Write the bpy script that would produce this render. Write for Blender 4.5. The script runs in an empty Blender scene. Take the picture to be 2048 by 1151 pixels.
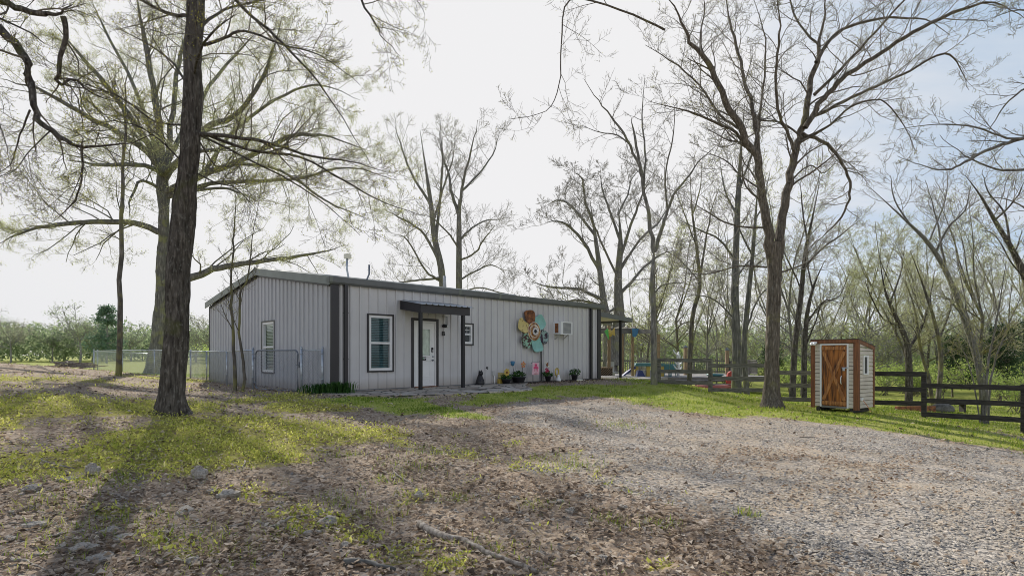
import bpy, math, random
import numpy as np
from mathutils import Vector, Matrix, noise as mnoise
SC = bpy.context.scene
COL = SC.collection
R = math.radians
rng = np.random.default_rng(7)
random.seed(11)
# ------------------------------------------------------------------ camera model used while surveying the photograph
FPX, CX, HZ, CH = 1115.0, 1024.0, 709.0, 1.035
def P(px, py, d):                       # survey helper: image measurement + estimated distance -> a place in the world
    return Vector(((px-CX)/FPX*d, d, CH+(HZ-py)/FPX*d))
# ------------------------------------------------------------------ mesh helpers
class MB:
    def __init__(s): s.v=[]; s.f=[]
    def add(s, vs, fs):
        o=len(s.v); s.v += [tuple(v) for v in vs]; s.f += [tuple(i+o for i in f) for f in fs]
    def box(s, x0,x1,y0,y1,z0,z1):
        s.add([(x0,y0,z0),(x1,y0,z0),(x1,y1,z0),(x0,y1,z0),(x0,y0,z1),(x1,y0,z1),(x1,y1,z1),(x0,y1,z1)],
              [(0,3,2,1),(4,5,6,7),(0,1,5,4),(1,2,6,5),(2,3,7,6),(3,0,4,7)])
    def obox(s, c, ax, ay, az):          # oriented box: centre and three half axes
        c=Vector(c); ax=Vector(ax); ay=Vector(ay); az=Vector(az)
        vs=[c+sx*ax+sy*ay+sz*az for sz in(-1,1) for sx,sy in((-1,-1),(1,-1),(1,1),(-1,1))]
        s.add(vs,[(0,3,2,1),(4,5,6,7),(0,1,5,4),(1,2,6,5),(2,3,7,6),(3,0,4,7)])
    def beam(s, a, b, w, h, up=(0,0,1)): # bar from a to b, w wide, h high
        a=Vector(a); b=Vector(b); d=(b-a); L=d.length; d.normalize(); up=Vector(up)
        sd=d.cross(up)
        if sd.length<1e-4: sd=d.cross(Vector((1,0,0)))
        sd.normalize(); u=sd.cross(d)
        s.obox((a+b)/2, d*L/2, sd*w/2, u*h/2)
    def prism(s, prof, a, b, ex, ey):    # extrude a 2-d profile from a to b
        a=Vector(a); b=Vector(b); ex=Vector(ex); ey=Vector(ey); n=len(prof)
        vs=[a+ex*p[0]+ey*p[1] for p in prof]+[b+ex*p[0]+ey*p[1] for p in prof]
        s.add(vs,[tuple(range(n))[::-1],tuple(range(n,2*n))]+[(i,(i+1)%n,n+(i+1)%n,n+i) for i in range(n)])
    def tube(s, pts, r, k=8, cap=True):
        pts=[Vector(p) for p in pts]; n=len(pts); rr=r if isinstance(r,(list,tuple)) else [r]*n
        vs=[]; 
        D=(pts[-1]-pts[0]); ref=Vector((1,0,0)) if abs(D.normalized().z)>.8 else Vector((0,0,1))
        for i,p in enumerate(pts):
            t=(pts[min(i+1,n-1)]-pts[max(i-1,0)]).normalized()
            a=t.cross(ref)
            if a.length<1e-3: a=t.cross(Vector((0,1,0)))
            a.normalize(); b=t.cross(a)
            for j in range(k):
                an=2*math.pi*j/k; vs.append(p+(a*math.cos(an)+b*math.sin(an))*rr[i])
        fs=[(i*k+j,i*k+(j+1)%k,(i+1)*k+(j+1)%k,(i+1)*k+j) for i in range(n-1) for j in range(k)]
        if cap: fs+= [tuple(range(k))[::-1], tuple((n-1)*k+j for j in range(k))]
        s.add(vs,fs)
    def lathe(s, prof, c=(0,0,0), k=16, axis='z'):
        vs=[]; n=len(prof); c=Vector(c)
        for r,h in prof:
            for j in range(k):
                a=2*math.pi*j/k; q=(r*math.cos(a),r*math.sin(a),h)
                if axis=='y': q=(q[0],q[2],q[1])
                vs.append(c+Vector(q))
        fs=[(i*k+j,i*k+(j+1)%k,(i+1)*k+(j+1)%k,(i+1)*k+j) for i in range(n-1) for j in range(k)]
        fs+=[tuple(range(k))[::-1],tuple((n-1)*k+j for j in range(k))]
        s.add(vs,fs)
    def poly(s, pts, thick):             # flat polygon (list of 3-d points) thickened along vector
        n=len(pts); t=Vector(thick); a=[Vector(p) for p in pts]
        s.add(a+[p+t for p in a],[tuple(range(n))[::-1],tuple(range(n,2*n))]+[(i,(i+1)%n,n+(i+1)%n,n+i) for i in range(n)])
    def ball(s, c, r, seg=8, ring=6, sc=(1,1,1)):
        c=Vector(c); vs=[c+Vector((0,0,-r*sc[2]))]
        for i in range(1,ring):
            ph=-math.pi/2+math.pi*i/ring
            for j in range(seg):
                a=2*math.pi*j/seg; vs.append(c+Vector((r*sc[0]*math.cos(ph)*math.cos(a),r*sc[1]*math.cos(ph)*math.sin(a),r*sc[2]*math.sin(ph))))
        vs.append(c+Vector((0,0,r*sc[2]))); fs=[]
        for j in range(seg): fs.append((0,1+(j+1)%seg,1+j))
        for i in range(ring-2):
            for j in range(seg): a=1+i*seg; fs.append((a+j,a+(j+1)%seg,a+seg+(j+1)%seg,a+seg+j))
        t=len(vs)-1; a=1+(ring-2)*seg
        for j in range(seg): fs.append((a+j,a+(j+1)%seg,t))
        s.add(vs,fs)
    def build(s, name, mat, parent=None, smooth=False, bevel=0):
        me=bpy.data.meshes.new(name); me.from_pydata(s.v,[],s.f); me.update()
        if smooth:
            me.polygons.foreach_set('use_smooth',[True]*len(me.polygons))
        return link(name, me, mat, parent, bevel)
def link(name, me, mat, parent=None, bevel=0):
    o=bpy.data.objects.new(name, me); COL.objects.link(o)
    if mat: me.materials.append(mat)
    if parent: o.parent=parent
    if bevel:
        m=o.modifiers.new('bevel','BEVEL'); m.width=bevel; m.segments=2; m.limit_method='ANGLE'
    return o
def fastmesh(name, V, F, rnd=None, smooth=False):   # V (n,3) F (m,k)
    me=bpy.data.meshes.new(name); V=np.asarray(V,np.float32); F=np.asarray(F,np.int32); m,k=F.shape
    me.vertices.add(len(V)); me.vertices.foreach_set('co',V.ravel())
    me.loops.add(m*k); me.loops.foreach_set('vertex_index',F.ravel())
    me.polygons.add(m); me.polygons.foreach_set('loop_start',np.arange(0,m*k,k,dtype=np.int32))
    try: me.polygons.foreach_set('loop_total',np.full(m,k,np.int32))
    except Exception: pass
    if smooth: me.polygons.foreach_set('use_smooth',np.ones(m,bool))
    me.update(calc_edges=True)
    if rnd is not None:
        a=me.attributes.new('rnd','FLOAT','FACE'); a.data.foreach_set('value',np.asarray(rnd,np.float32))
    return me
def tag(o, label=None, cat=None, group=None, kind=None):
    if label: o['label']=label
    if cat: o['category']=cat
    if group: o['group']=group
    if kind: o['kind']=kind
    return o
def thing(name, label, cat, loc=(0,0,0), rz=0, group=None):
    o=bpy.data.objects.new(name,None); COL.objects.link(o); o.location=loc; o.rotation_euler=(0,0,rz); o.empty_display_size=.2
    return tag(o,label,cat,group)
def copy_tree(o, parent=None):
    c=o.copy(); COL.objects.link(c); c.parent=parent
    for ch in [x for x in KIDS.get(o.name,[])]: copy_tree(ch,c)
    return c
KIDS={}
def kids_of(root):
    KIDS[root.name]=[x for x in COL.objects if x.parent is root]
    for k in KIDS[root.name]: KIDS[k.name]=[x for x in COL.objects if x.parent is k]
# ------------------------------------------------------------------ materials
def nt(name):
    m=bpy.data.materials.new(name); m.use_nodes=True; t=m.node_tree; b=t.nodes['Principled BSDF']; return m,t,b
def ND(t, typ, **kw):
    n=t.nodes.new(typ)
    for k,v in kw.items(): setattr(n,k,v)
    return n
def ramp(t, fac, stops, interp='LINEAR'):
    n=t.nodes.new('ShaderNodeValToRGB'); n.color_ramp.interpolation=interp; e=n.color_ramp.elements
    while len(e)<len(stops): e.new(.5)
    for i,(p,c) in enumerate(stops): e[i].position=p; e[i].color=(c[0],c[1],c[2],1)
    t.links.new(fac,n.inputs[0]); return n.outputs[0]
def mix(t, fac, a, b, typ='MIX'):
    n=t.nodes.new('ShaderNodeMix'); n.data_type='RGBA'; n.blend_type=typ
    for s,i in((fac,0),(a,6),(b,7)):
        if isinstance(s,(int,float)): n.inputs[i].default_value=s
        elif isinstance(s,tuple): n.inputs[i].default_value=(s[0],s[1],s[2],1)
        else: t.links.new(s,n.inputs[i])
    return n.outputs[2]
def mathn(t, op, a, b=None, c=None, clamp=False):
    n=t.nodes.new('ShaderNodeMath'); n.operation=op; n.use_clamp=clamp
    for i,s in enumerate((a,b,c)):
        if s is None: continue
        if isinstance(s,(int,float)): n.inputs[i].default_value=s
        else: t.links.new(s,n.inputs[i])
    return n.outputs[0]
def coord(t, scale=(1,1,1), kind='Object', rot=(0,0,0)):
    c=t.nodes.new('ShaderNodeTexCoord'); m=t.nodes.new('ShaderNodeMapping'); m.inputs['Scale'].default_value=scale; m.inputs['Rotation'].default_value=rot
    t.links.new(c.outputs[kind],m.inputs[0]); return m.outputs[0]
def noise(t, vec, scale, detail=4, rough=.55, out=0):
    n=t.nodes.new('ShaderNodeTexNoise'); n.inputs['Scale'].default_value=scale; n.inputs['Detail'].default_value=detail; n.inputs['Roughness'].default_value=rough
    t.links.new(vec,n.inputs['Vector']); return n.outputs[out]
def voro(t, vec, scale, feat='F1', out='Distance'):
    n=t.nodes.new('ShaderNodeTexVoronoi'); n.feature=feat; n.inputs['Scale'].default_value=scale
    t.links.new(vec,n.inputs['Vector']); return n.outputs[out]
def bump(t, b, h, strength=.5, dist=.02):
    n=t.nodes.new('ShaderNodeBump'); n.inputs['Strength'].default_value=strength; n.inputs['Distance'].default_value=dist
    t.links.new(h,n.inputs['Height']); t.links.new(n.outputs[0],b.inputs['Normal'])
def attr(t, name):
    n=t.nodes.new('ShaderNodeAttribute'); n.attribute_name=name; return n.outputs['Fac']
def nmat(name, c1, c2, scale=3, rough=.6, bmp=0, metal=0, stretch=(1,1,1), det=5, spec=.5, lo=.35, hi=.65):
    m,t,b=nt(name); v=coord(t,stretch); f=noise(t,v,scale,det)
    t.links.new(ramp(t,f,[(lo,c1),(hi,c2)]),b.inputs['Base Color']); b.inputs['Roughness'].default_value=rough; b.inputs['Metallic'].default_value=metal
    b.inputs['Specular IOR Level'].default_value=spec
    if bmp: bump(t,b,f,bmp,.01)
    return m
def bark(name, c1, c2, moss=(.09,.1,.03), mossamt=.35, bscale=1.0, spot=0):
    m,t,b=nt(name); v=coord(t,(9*bscale,9*bscale,1.6*bscale)); f=noise(t,v,1.6,6,.65); v2=coord(t); g=noise(t,v2,1.7,4)
    vd=voro(t,v,1.8)
    c=ramp(t,f,[(.32,c1),(.62,c2),(.78,tuple(min(1,x*1.5) for x in c2))])
    c=mix(t,ramp(t,vd,[(.0,(0,0,0)),(.5,(.55,.55,.55))]),c,tuple(x*.35 for x in c1))
    mf=ramp(t,g,[(.62-mossamt*.4,(0,0,0)),(.72-mossamt*.3,(.75,.75,.75))])
    c=mix(t,mf,c,moss)
    if spot:
        s=noise(t,coord(t,(1.6,1.6,.7)),15,3); c=mix(t,ramp(t,s,[(.56,(0,0,0)),(.68,(spot,)*3)]),c,(.36,.35,.31))
    t.links.new(c,b.inputs['Base Color']); b.inputs['Roughness'].default_value=.95; b.inputs['Specular IOR Level'].default_value=.15
    h=mathn(t,'SUBTRACT',f,mathn(t,'MULTIPLY',vd,.7)); bump(t,b,h,.9,.04)
    return m
def leafmat(name, cols, trans=.5, rough=.6):
    m,t,b=nt(name); f=attr(t,'rnd'); st=[(i/(len(cols)-1),c) for i,c in enumerate(cols)]
    c=ramp(t,f,st); t.links.new(c,b.inputs['Base Color']); b.inputs['Roughness'].default_value=rough; b.inputs['Specular IOR Level'].default_value=.12
    if trans:
        tr=t.nodes.new('ShaderNodeBsdfTranslucent'); t.links.new(c,tr.inputs[0]); mx=t.nodes.new('ShaderNodeMixShader'); mx.inputs[0].default_value=trans
        t.links.new(b.outputs[0],mx.inputs[1]); t.links.new(tr.outputs[0],mx.inputs[2]); t.links.new(mx.outputs[0],t.nodes['Material Output'].inputs[0])
    return m
M={}
def paintm(key,c,rough=.45,var=.12,scale=2,metal=0,bmp=.04): M[key]=nmat(key,tuple(x*(1-var) for x in c),tuple(min(1,x*(1+var)) for x in c),scale,rough,bmp,metal); return M[key]
def panelm(key, c):
    m,t,b=nt(key); v=coord(t); f=noise(t,v,.9,5); st=noise(t,coord(t,(5,5,.25)),2.2,4); z=t.nodes.new('ShaderNodeSeparateXYZ'); t.links.new(v,z.inputs[0])
    col=ramp(t,f,[(.3,tuple(x*.93 for x in c)),(.7,tuple(x*1.05 for x in c))])
    col=mix(t,ramp(t,st,[(.5,(0,0,0)),(.75,(.2,.2,.2))]),col,(c[0]*.72,c[1]*.7,c[2]*.66))
    dirt=mathn(t,'MULTIPLY',ramp(t,z.outputs[2],[(.0,(1,1,1)),(.35,(0,0,0))]),mathn(t,'MULTIPLY',f,1.1))
    col=mix(t,dirt,col,(.3,.24,.17))
    t.links.new(col,b.inputs['Base Color']); b.inputs['Roughness'].default_value=.42; b.inputs['Metallic'].default_value=.0; b.inputs['Specular IOR Level'].default_value=.45
    bump(t,b,noise(t,coord(t,(1,1,.3)),2.5,3),.06,.02); M[key]=m
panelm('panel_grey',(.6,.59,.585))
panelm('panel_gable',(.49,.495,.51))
paintm('trim_dark',(.028,.026,.03),.4)
paintm('gutter_grey',(.15,.16,.165),.45)
paintm('rake_grey',(.2,.22,.195),.45)
paintm('white_paint',(.8,.8,.79),.4,.04)
paintm('cream',(.8,.76,.6),.55)
paintm('roof_metal',(.4,.42,.42),.35,.1,2,.4)
paintm('galv',(.42,.46,.5),.35,.15,8,.55)
paintm('galv_dark',(.16,.18,.21),.4,.2,6,.4)
paintm('black',(.012,.012,.016),.45)
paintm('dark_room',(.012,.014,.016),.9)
paintm('blind',(.07,.15,.16),.6,.06)
paintm('blind_white',(.5,.52,.45),.6,.06)
paintm('curtain',(.6,.68,.58),.8,.12,6)
paintm('metal_box',(.55,.46,.2),.5,.18,6)
paintm('teal',(.26,.53,.48),.45,.1,5)
paintm('blue_plastic',(.025,.045,.18),.4,.05)
paintm('teal_plastic',(.06,.2,.21),.4,.05)
paintm('yellow_plastic',(.55,.4,.08),.4,.05)
paintm('red_plastic',(.4,.035,.025),.4,.06)
paintm('orange_plastic',(.6,.22,.08),.4,.06)
paintm('green_plastic',(.1,.5,.08),.4,.06)
paintm('pink',(.75,.08,.22),.6,.15,8)
paintm('pale_pink',(.8,.52,.57),.7,.1,20)
paintm('kayak',(.33,.07,.04),.4,.2,3)
paintm('terra',(.03,.03,.035),.6,.2,5)
paintm('blue_flower',(.05,.2,.36),.4)
paintm('grey_plastic',(.45,.45,.44),.5)
M['rust']=nmat('rust',(.09,.035,.02),(.36,.14,.05),7,.8,.2)
M['rust_yellow']=nmat('rust_yellow',(.12,.05,.03),(.66,.54,.22),9,.6,.15,0,(1,1,1),6,.4,.36,.44)
M['rust_cream']=nmat('rust_cream',(.16,.06,.03),(.62,.36,.13),5,.6,.15,0,(3,3,1),6,.4,.46,.6)
M['rust_teal']=nmat('rust_teal',(.08,.04,.04),(.3,.5,.36),10,.65,.2,0,(1,1,1),6,.4,.45,.53)
M['rust_mix']=nmat('rust_mix',(.05,.03,.05),(.3,.42,.4),8,.65,.2,0,(1,1,1),6,.4,.47,.55)
M['enamel']=nmat('enamel',(.35,.14,.04),(.72,.68,.6),3,.35,.05,0,(1,1,1),6,.5,.35,.55)
M['grey_wood']=nmat('grey_wood',(.12,.115,.105),(.25,.235,.21),3,.85,.25,0,(1.2,14,14))
M['fence_wood']=nmat('fence_wood',(.09,.088,.07),(.22,.21,.17),3,.9,.3,0,(1.5,1.5,10))
M['fence_shade_dark_wood']=nmat('fence_shade_dark_wood',(.018,.016,.014),(.06,.054,.047),3,.85,.25,0,(1.5,1.5,10))  # fence wood with shade painted in; elsewhere plain dark timber
M['new_wood']=nmat('new_wood',(.2,.135,.075),(.36,.26,.15),4,.75,.15,0,(9,9,1))
M['deck_wood']=nmat('deck_wood',(.2,.19,.18),(.36,.34,.32),4,.8,.2,0,(9,1.2,1))
M['stain_wood']=nmat('stain_wood',(.05,.016,.006),(.42,.15,.03),2.4,.5,.25,0,(7,7,.8),8,.4,.36,.62)
M['stain_trim']=nmat('stain_trim',(.12,.045,.018),(.27,.1,.035),3,.55,.2,0,(8,8,.8))
M['stain_light']=nmat('stain_light',(.15,.05,.018),(.5,.22,.07),3,.5,.25,0,(7,7,.8),8,.4,.36,.6)
M['siding']=nmat('siding',(.52,.46,.37),(.64,.575,.47),3,.5,.05)
M['concrete']=nmat('concrete',(.34,.31,.28),(.46,.43,.39),4,.9,.2)
def glassmat(key, tint, alpha):
    m,t,b=nt(key); g=t.nodes.new('ShaderNodeBsdfGlossy'); g.inputs['Roughness'].default_value=.04; g.inputs[0].default_value=(*tint,1)
    tr=t.nodes.new('ShaderNodeBsdfTransparent'); mx=t.nodes.new('ShaderNodeMixShader'); fr=t.nodes.new('ShaderNodeLayerWeight'); fr.inputs[0].default_value=.5
    f=mathn(t,'ADD',mathn(t,'MULTIPLY',mathn(t,'POWER',fr.outputs[1],3.0),.35),alpha,clamp=True); t.links.new(f,mx.inputs[0]); t.links.new(tr.outputs[0],mx.inputs[1]); t.links.new(g.outputs[0],mx.inputs[2])
    t.links.new(mx.outputs[0],t.nodes['Material Output'].inputs[0]); M[key]=m
glassmat('glass',(.8,.9,.95),.02)
M['bark_dark']=bark('bark_dark',(.042,.036,.03),(.25,.222,.19),(.09,.095,.035),.15,1.25,.3)
M['bark_oak']=bark('bark_oak',(.13,.128,.115),(.33,.32,.285),(.24,.245,.11),.22,.8)
M['bark_grey']=bark('bark_grey',(.15,.14,.125),(.36,.345,.31),(.2,.2,.11),.2,1.1,.4)
M['bark_hero']=bark('bark_hero',(.1,.084,.066),(.31,.265,.21),(.2,.185,.09),.06,1.3,.3)
M['bark_wood']=bark('bark_wood',(.11,.098,.082),(.29,.265,.22),(.25,.24,.09),.35,1.0)
M['bark_haze']=nmat('bark_haze',(.22,.21,.19),(.34,.33,.29),2,.95)  # distant bark, haze painted in as a paler colour
M['twig']=nmat('twig',(.15,.135,.115),(.3,.275,.235),2,.9)
M['twig_dark']=nmat('twig_dark',(.09,.078,.06),(.2,.175,.125),2,.9)
M['twig_warm']=nmat('twig_warm',(.2,.19,.1),(.38,.36,.2),2,.9)
M['twig_haze']=nmat('twig_haze',(.24,.22,.195),(.42,.39,.345),2,.9)  # lighter copy of twig with haze put into its colour
M['bark_pale']=bark('bark_pale',(.17,.16,.145),(.4,.38,.34),(.24,.24,.14),.2,1.1,.3)
M['bud']=leafmat('bud',[(.2,.21,.03),(.42,.42,.07),(.5,.47,.12)],.55)
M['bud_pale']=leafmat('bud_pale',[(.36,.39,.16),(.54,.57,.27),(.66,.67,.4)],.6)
M['leaf_spring']=leafmat('leaf_spring',[(.24,.34,.07),(.42,.53,.14),(.56,.63,.26)],.68)
M['leaf_far']=leafmat('leaf_far',[(.2,.27,.15),(.33,.4,.22),(.45,.5,.31)],.5)  # distant foliage paled so the colour carries the haze
M['leaf_far_tan']=leafmat('leaf_far_tan',[(.27,.29,.19),(.4,.41,.27),(.5,.5,.36)],.5)  # tan variant, haze painted into the colour as well
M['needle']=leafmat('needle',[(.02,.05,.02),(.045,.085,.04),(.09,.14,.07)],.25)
M['needle_far']=leafmat('needle_far',[(.1,.18,.12),(.16,.25,.16),(.24,.32,.2)],.3)  # distant needles, lightened to paint haze into the green
M['plant_green']=leafmat('plant_green',[(.02,.06,.015),(.05,.13,.03),(.1,.2,.05)],.35)
M['grass_blade']=leafmat('grass_blade',[(.06,.14,.015),(.2,.3,.035),(.38,.42,.075),(.58,.54,.2)],.55)
M['weed']=leafmat('weed',[(.15,.21,.03),(.46,.5,.085),(.7,.68,.17),(.8,.75,.4)],.5)
M['litter']=leafmat('litter',[(.07,.05,.035),(.24,.177,.125),(.46,.36,.265),(.63,.52,.4),(.78,.69,.56)],.38,.8)
M['litter_orange']=leafmat('litter_orange',[(.2,.125,.075),(.38,.265,.17),(.56,.44,.32)],.3,.85)
M['pebble']=leafmat('pebble',[(.1,.095,.088),(.24,.222,.2),(.39,.355,.305),(.5,.42,.31),(.64,.57,.48)],0,.85)
M['rock']=nmat('rock',(.2,.175,.14),(.46,.41,.34),6,.9,.5)
M['rock_dark']=nmat('rock_dark',(.07,.065,.055),(.2,.19,.165),6,.9,.5)
M['stick']=nmat('stick',(.14,.11,.085),(.42,.37,.3),5,.9,.4,0,(6,6,1))
# ------------------------------------------------------------------ terrain
UX,UY=.7121,.7021                       # unit vector along the front wall (world)
C0=(-5.04,15.6); BL,BW,EH,RH=12.44,10.72,3.11,3.90
def BW2(t,v): return (C0[0]+UX*t-UY*v, C0[1]+UY*t+UX*v)    # building-local to world
ctl=[(-6.4,10.5,-.10),(-5,8,-.28),(-2,6,-.44),(0,0,-.56),(0,3,-.53),(3,8,-.47),(6,10,-.55),(7.64,16.5,-.53),(9.2,15.8,-.52),(11.7,15.9,-.76),(13.3,14.4,-1.0),
 (9,10,-.75),(6,5,-.62),(12,8,-1.0),(7.2,20.2,-.37),(5.7,21.6,-.05),(5.0,19.6,-.04),(5.2,23,0),(0,12,-.25),(-2.5,13.2,-.1),(3,16,-.22),(-10,10,.1),(-14,14,.33),(-18,21,.62),(-25,22,.85),
 (-12.2,18,.1),(-14.5,25,.0),(-22,29.7,.02),(-10,5,-.12),(-6,3,-.38),(-8,16.7,-.05),(-30,48,-.3),(-10,48,-.3),(0,42,-.4),(8,28,-.65),(12,34,-1.1),(15,25,-1.15),(25,25,-1.6),(32,42,-2),
 (20,14,-1.4),(20,2,-1.2),(-20,2,.3),(0,-15,-.7),(-40,20,.9),(45,20,-1.9),(-45,55,-.2),(50,60,-2),(5,60,-.9),(16,45,-1.6),(10,-10,-.9),(-12,-10,-.4)]
for t in (0,3,6,9,12.4): ctl.append((*BW2(t,0),0.0))
for t in (2,6,9): ctl.append((*BW2(t,-1.6),-.04)); ctl.append((*BW2(t-1.5,-3.3),-.08))
for s in (5,10.7): ctl.append((*BW2(0,s),-.02)); ctl.append((*BW2(12.4,s),0.))
ctl.append((*BW2(6,5),0)); ctl.append((*BW2(15,3),-.02)); ctl.append((*BW2(15,8),-.1))
CT=np.array(ctl)
def _phi(r2): return .5*r2*np.log(r2+1e-9)
_n=len(CT); _A=np.zeros((_n+3,_n+3)); _d2=((CT[:,None,:2]-CT[None,:,:2])**2).sum(2); _A[:_n,:_n]=_phi(_d2)+np.eye(_n)*.6
_A[:_n,_n]=1; _A[:_n,_n+1:]=CT[:,:2]; _A[_n,:_n]=1; _A[_n+1:,:_n]=CT[:,:2].T
_W=np.linalg.solve(_A,np.concatenate([CT[:,2],np.zeros(3)]))
def sstep(a,b,x): t=np.clip((x-a)/(b-a),0,1); return t*t*(3-2*t)
def H(x,y):
    x=np.asarray(x,float); y=np.asarray(y,float); sh=np.broadcast(x,y).shape; X=np.broadcast_to(x,sh).ravel(); Y=np.broadcast_to(y,sh).ravel()
    out=np.zeros(len(X))
    for i in range(0,len(X),20000):
        xs=X[i:i+20000]; ys=Y[i:i+20000]; d2=(xs[:,None]-CT[None,:,0])**2+(ys[:,None]-CT[None,:,1])**2
        out[i:i+20000]=_phi(d2)@_W[:_n]+_W[_n]+_W[_n+1]*xs+_W[_n+2]*ys
    r=np.hypot(X,Y-15); far=np.where(X<0,-.2,-.2-1.9*sstep(0,25,X))
    k=sstep(38,75,r); out=out*(1-k)+far*k
    sm=.035*np.sin(X*.9+.6*Y)*np.sin(Y*.7-X*.35)+.015*np.sin(X*2.7+Y)*np.sin(Y*2.3)
    lx=(X-C0[0])*UX+(Y-C0[1])*UY; lv=-(X-C0[0])*UY+(Y-C0[1])*UX
    inside=sstep(-3,-.2,lx)*sstep(BL+5,BL+.2,lx)*sstep(-4.2,-3.0,lv)*(1-sstep(6,8,lx)*sstep(-.6,-2.,lv))*sstep(BW+3,BW,lv)
    out=(out+sm)*(1-inside)-.03*inside
    return out.reshape(sh)
def h1(x,y): return float(H(np.array([x]),np.array([y]))[0])
def G(px,py):                            # where a sight line through an image point meets the terrain
    d=max(1.0,1.5*FPX/max(8,py-HZ)); lo,hi=1.0,60.0
    for dd in np.arange(1.5,60,.15):
        x=(px-CX)/FPX*dd
        if CH-(py-HZ)/FPX*dd < h1(x,dd): d=dd; break
    return Vector(((px-CX)/FPX*d,d,h1((px-CX)/FPX*d,d)))
def onground(px,d): x=(px-CX)/FPX*d; return Vector((x,d,h1(x,d)))
def inpoly(X,Y,poly):
    c=np.zeros(X.shape,bool); n=len(poly)
    for i in range(n):
        x1,y1=poly[i]; x2,y2=poly[(i+1)%n]
        k=((y1>Y)!=(y2>Y))&(X<(x2-x1)*(Y-y1)/((y2-y1) if abs(y2-y1)>1e-9 else 1e-9)+x1); c^=k
    return c
def sdist(X,Y,poly):                     # signed distance, positive inside
    best=np.full(X.shape,1e9); n=len(poly)
    for i in range(n):
        x1,y1=poly[i]; x2,y2=poly[(i+1)%n]; dx,dy=x2-x1,y2-y1; L=dx*dx+dy*dy+1e-9
        t=np.clip(((X-x1)*dx+(Y-y1)*dy)/L,0,1); best=np.minimum(best,np.hypot(X-x1-t*dx,Y-y1-t*dy))
    return np.where(inpoly(X,Y,poly),best,-best)
def gp(pts): return [tuple(G(*p)[:2]) for p in pts]
GRAVEL=gp([(985,838),(1050,806),(1180,797),(1280,815),(1400,832),(1560,842),(1720,856),(1880,880),(2048,915),(2300,960)])+[(11,3),(9,-6),(1.5,-6)]+gp([(1520,1130),(1400,1030),(1220,945),(1080,885)])
GREEN_A=gp([(640,800),(700,793),(860,800),(960,826),(965,838),(880,838),(760,822),(660,808)])
GREEN_B=gp([(1060,772),(1190,768),(1290,770),(1420,790),(1550,815),(1700,822),(1850,840),(2048,880),(2300,920),(2200,950),(2048,905),(1860,875),(1700,852),(1560,838),(1400,828),(1280,808),(1190,793),(1080,798),(960,812),(900,806)])
def nz(X,Y,s,seed=0):                    # cheap smooth noise, -1..1
    a=seed*12.9898
    return (np.sin(X*s+a)*np.cos(Y*s*1.13-a*.7)+np.sin((X*.62+Y*.81)*s*2.03+a*2)*.6+np.sin((X*-.77+Y*.66)*s*3.7+a*3.1)*.4+np.sin((X*.3-Y*.93)*s*6.9+a)*.25)/1.6
YB=[(130,870,2.4),(250,880,2.2),(60,825,2.4),(180,800,2.4),(420,880,1.5),(560,875,1.1),(480,905,1.0),(380,925,.9),(340,870,1.8),(0,870,2.6),(460,855,1.3),(60,770,3),(520,795,1.3),(620,810,1.2),(250,815,2.0),(620,860,1.0),(720,870,.9),(350,760,2.0)]
YBW=[(*G(a,b)[:2],r) for a,b,r in YB]
BR=[(60,885,1.0),(170,850,1.2),(240,785,2.4),(130,775,2.4),(330,790,2),(450,790,1.4)]
BRW=[(*G(a,b)[:2],r) for a,b,r in BR]
def masks(X,Y):
    sd=sdist(X,Y,GRAVEL); n1=nz(X,Y,1.1,1); n2=nz(X,Y,3.1,2); n3=nz(X,Y,.5,3)
    gr=sstep(-.9,.9,sd+n1*.7+n2*.3)
    ga=sstep(-.25,.3,sdist(X,Y,GREEN_A)+n2*.25); gb=sstep(-.3,.4,sdist(X,Y,GREEN_B)+n2*.3)
    yl=np.zeros(X.shape)
    for x,y,r in YBW: yl=np.maximum(yl,sstep(1.25,.55,np.hypot(X-x,(Y-y))/r+n1*.22+n2*.16))
    for x,y,r in BRW: yl=yl*(1-.8*sstep(1.1,.6,np.hypot(X-x,Y-y)/r+n2*.2+n1*.15))
    right=sstep(0,1.5,-sd)*sstep(3.5,5.5,X+0*Y)*sstep(12,15,Y)       # pasture side
    far=sstep(24,34,Y+np.abs(X)*.15)
    grass=np.clip(np.maximum(np.maximum(ga,gb),np.maximum(right,far)),0,1)
    yel=yl*(1-grass)
    sp=sstep(.5,.85,n2+.4*n1)*.55*(1-gr)                              # sparse weeds in the litter
    yel=np.maximum(yel,sp*(1-grass))
    gr=gr*(1-grass)*(1-np.clip(yl,0,1)*.8)
    return gr,grass,yel
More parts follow.
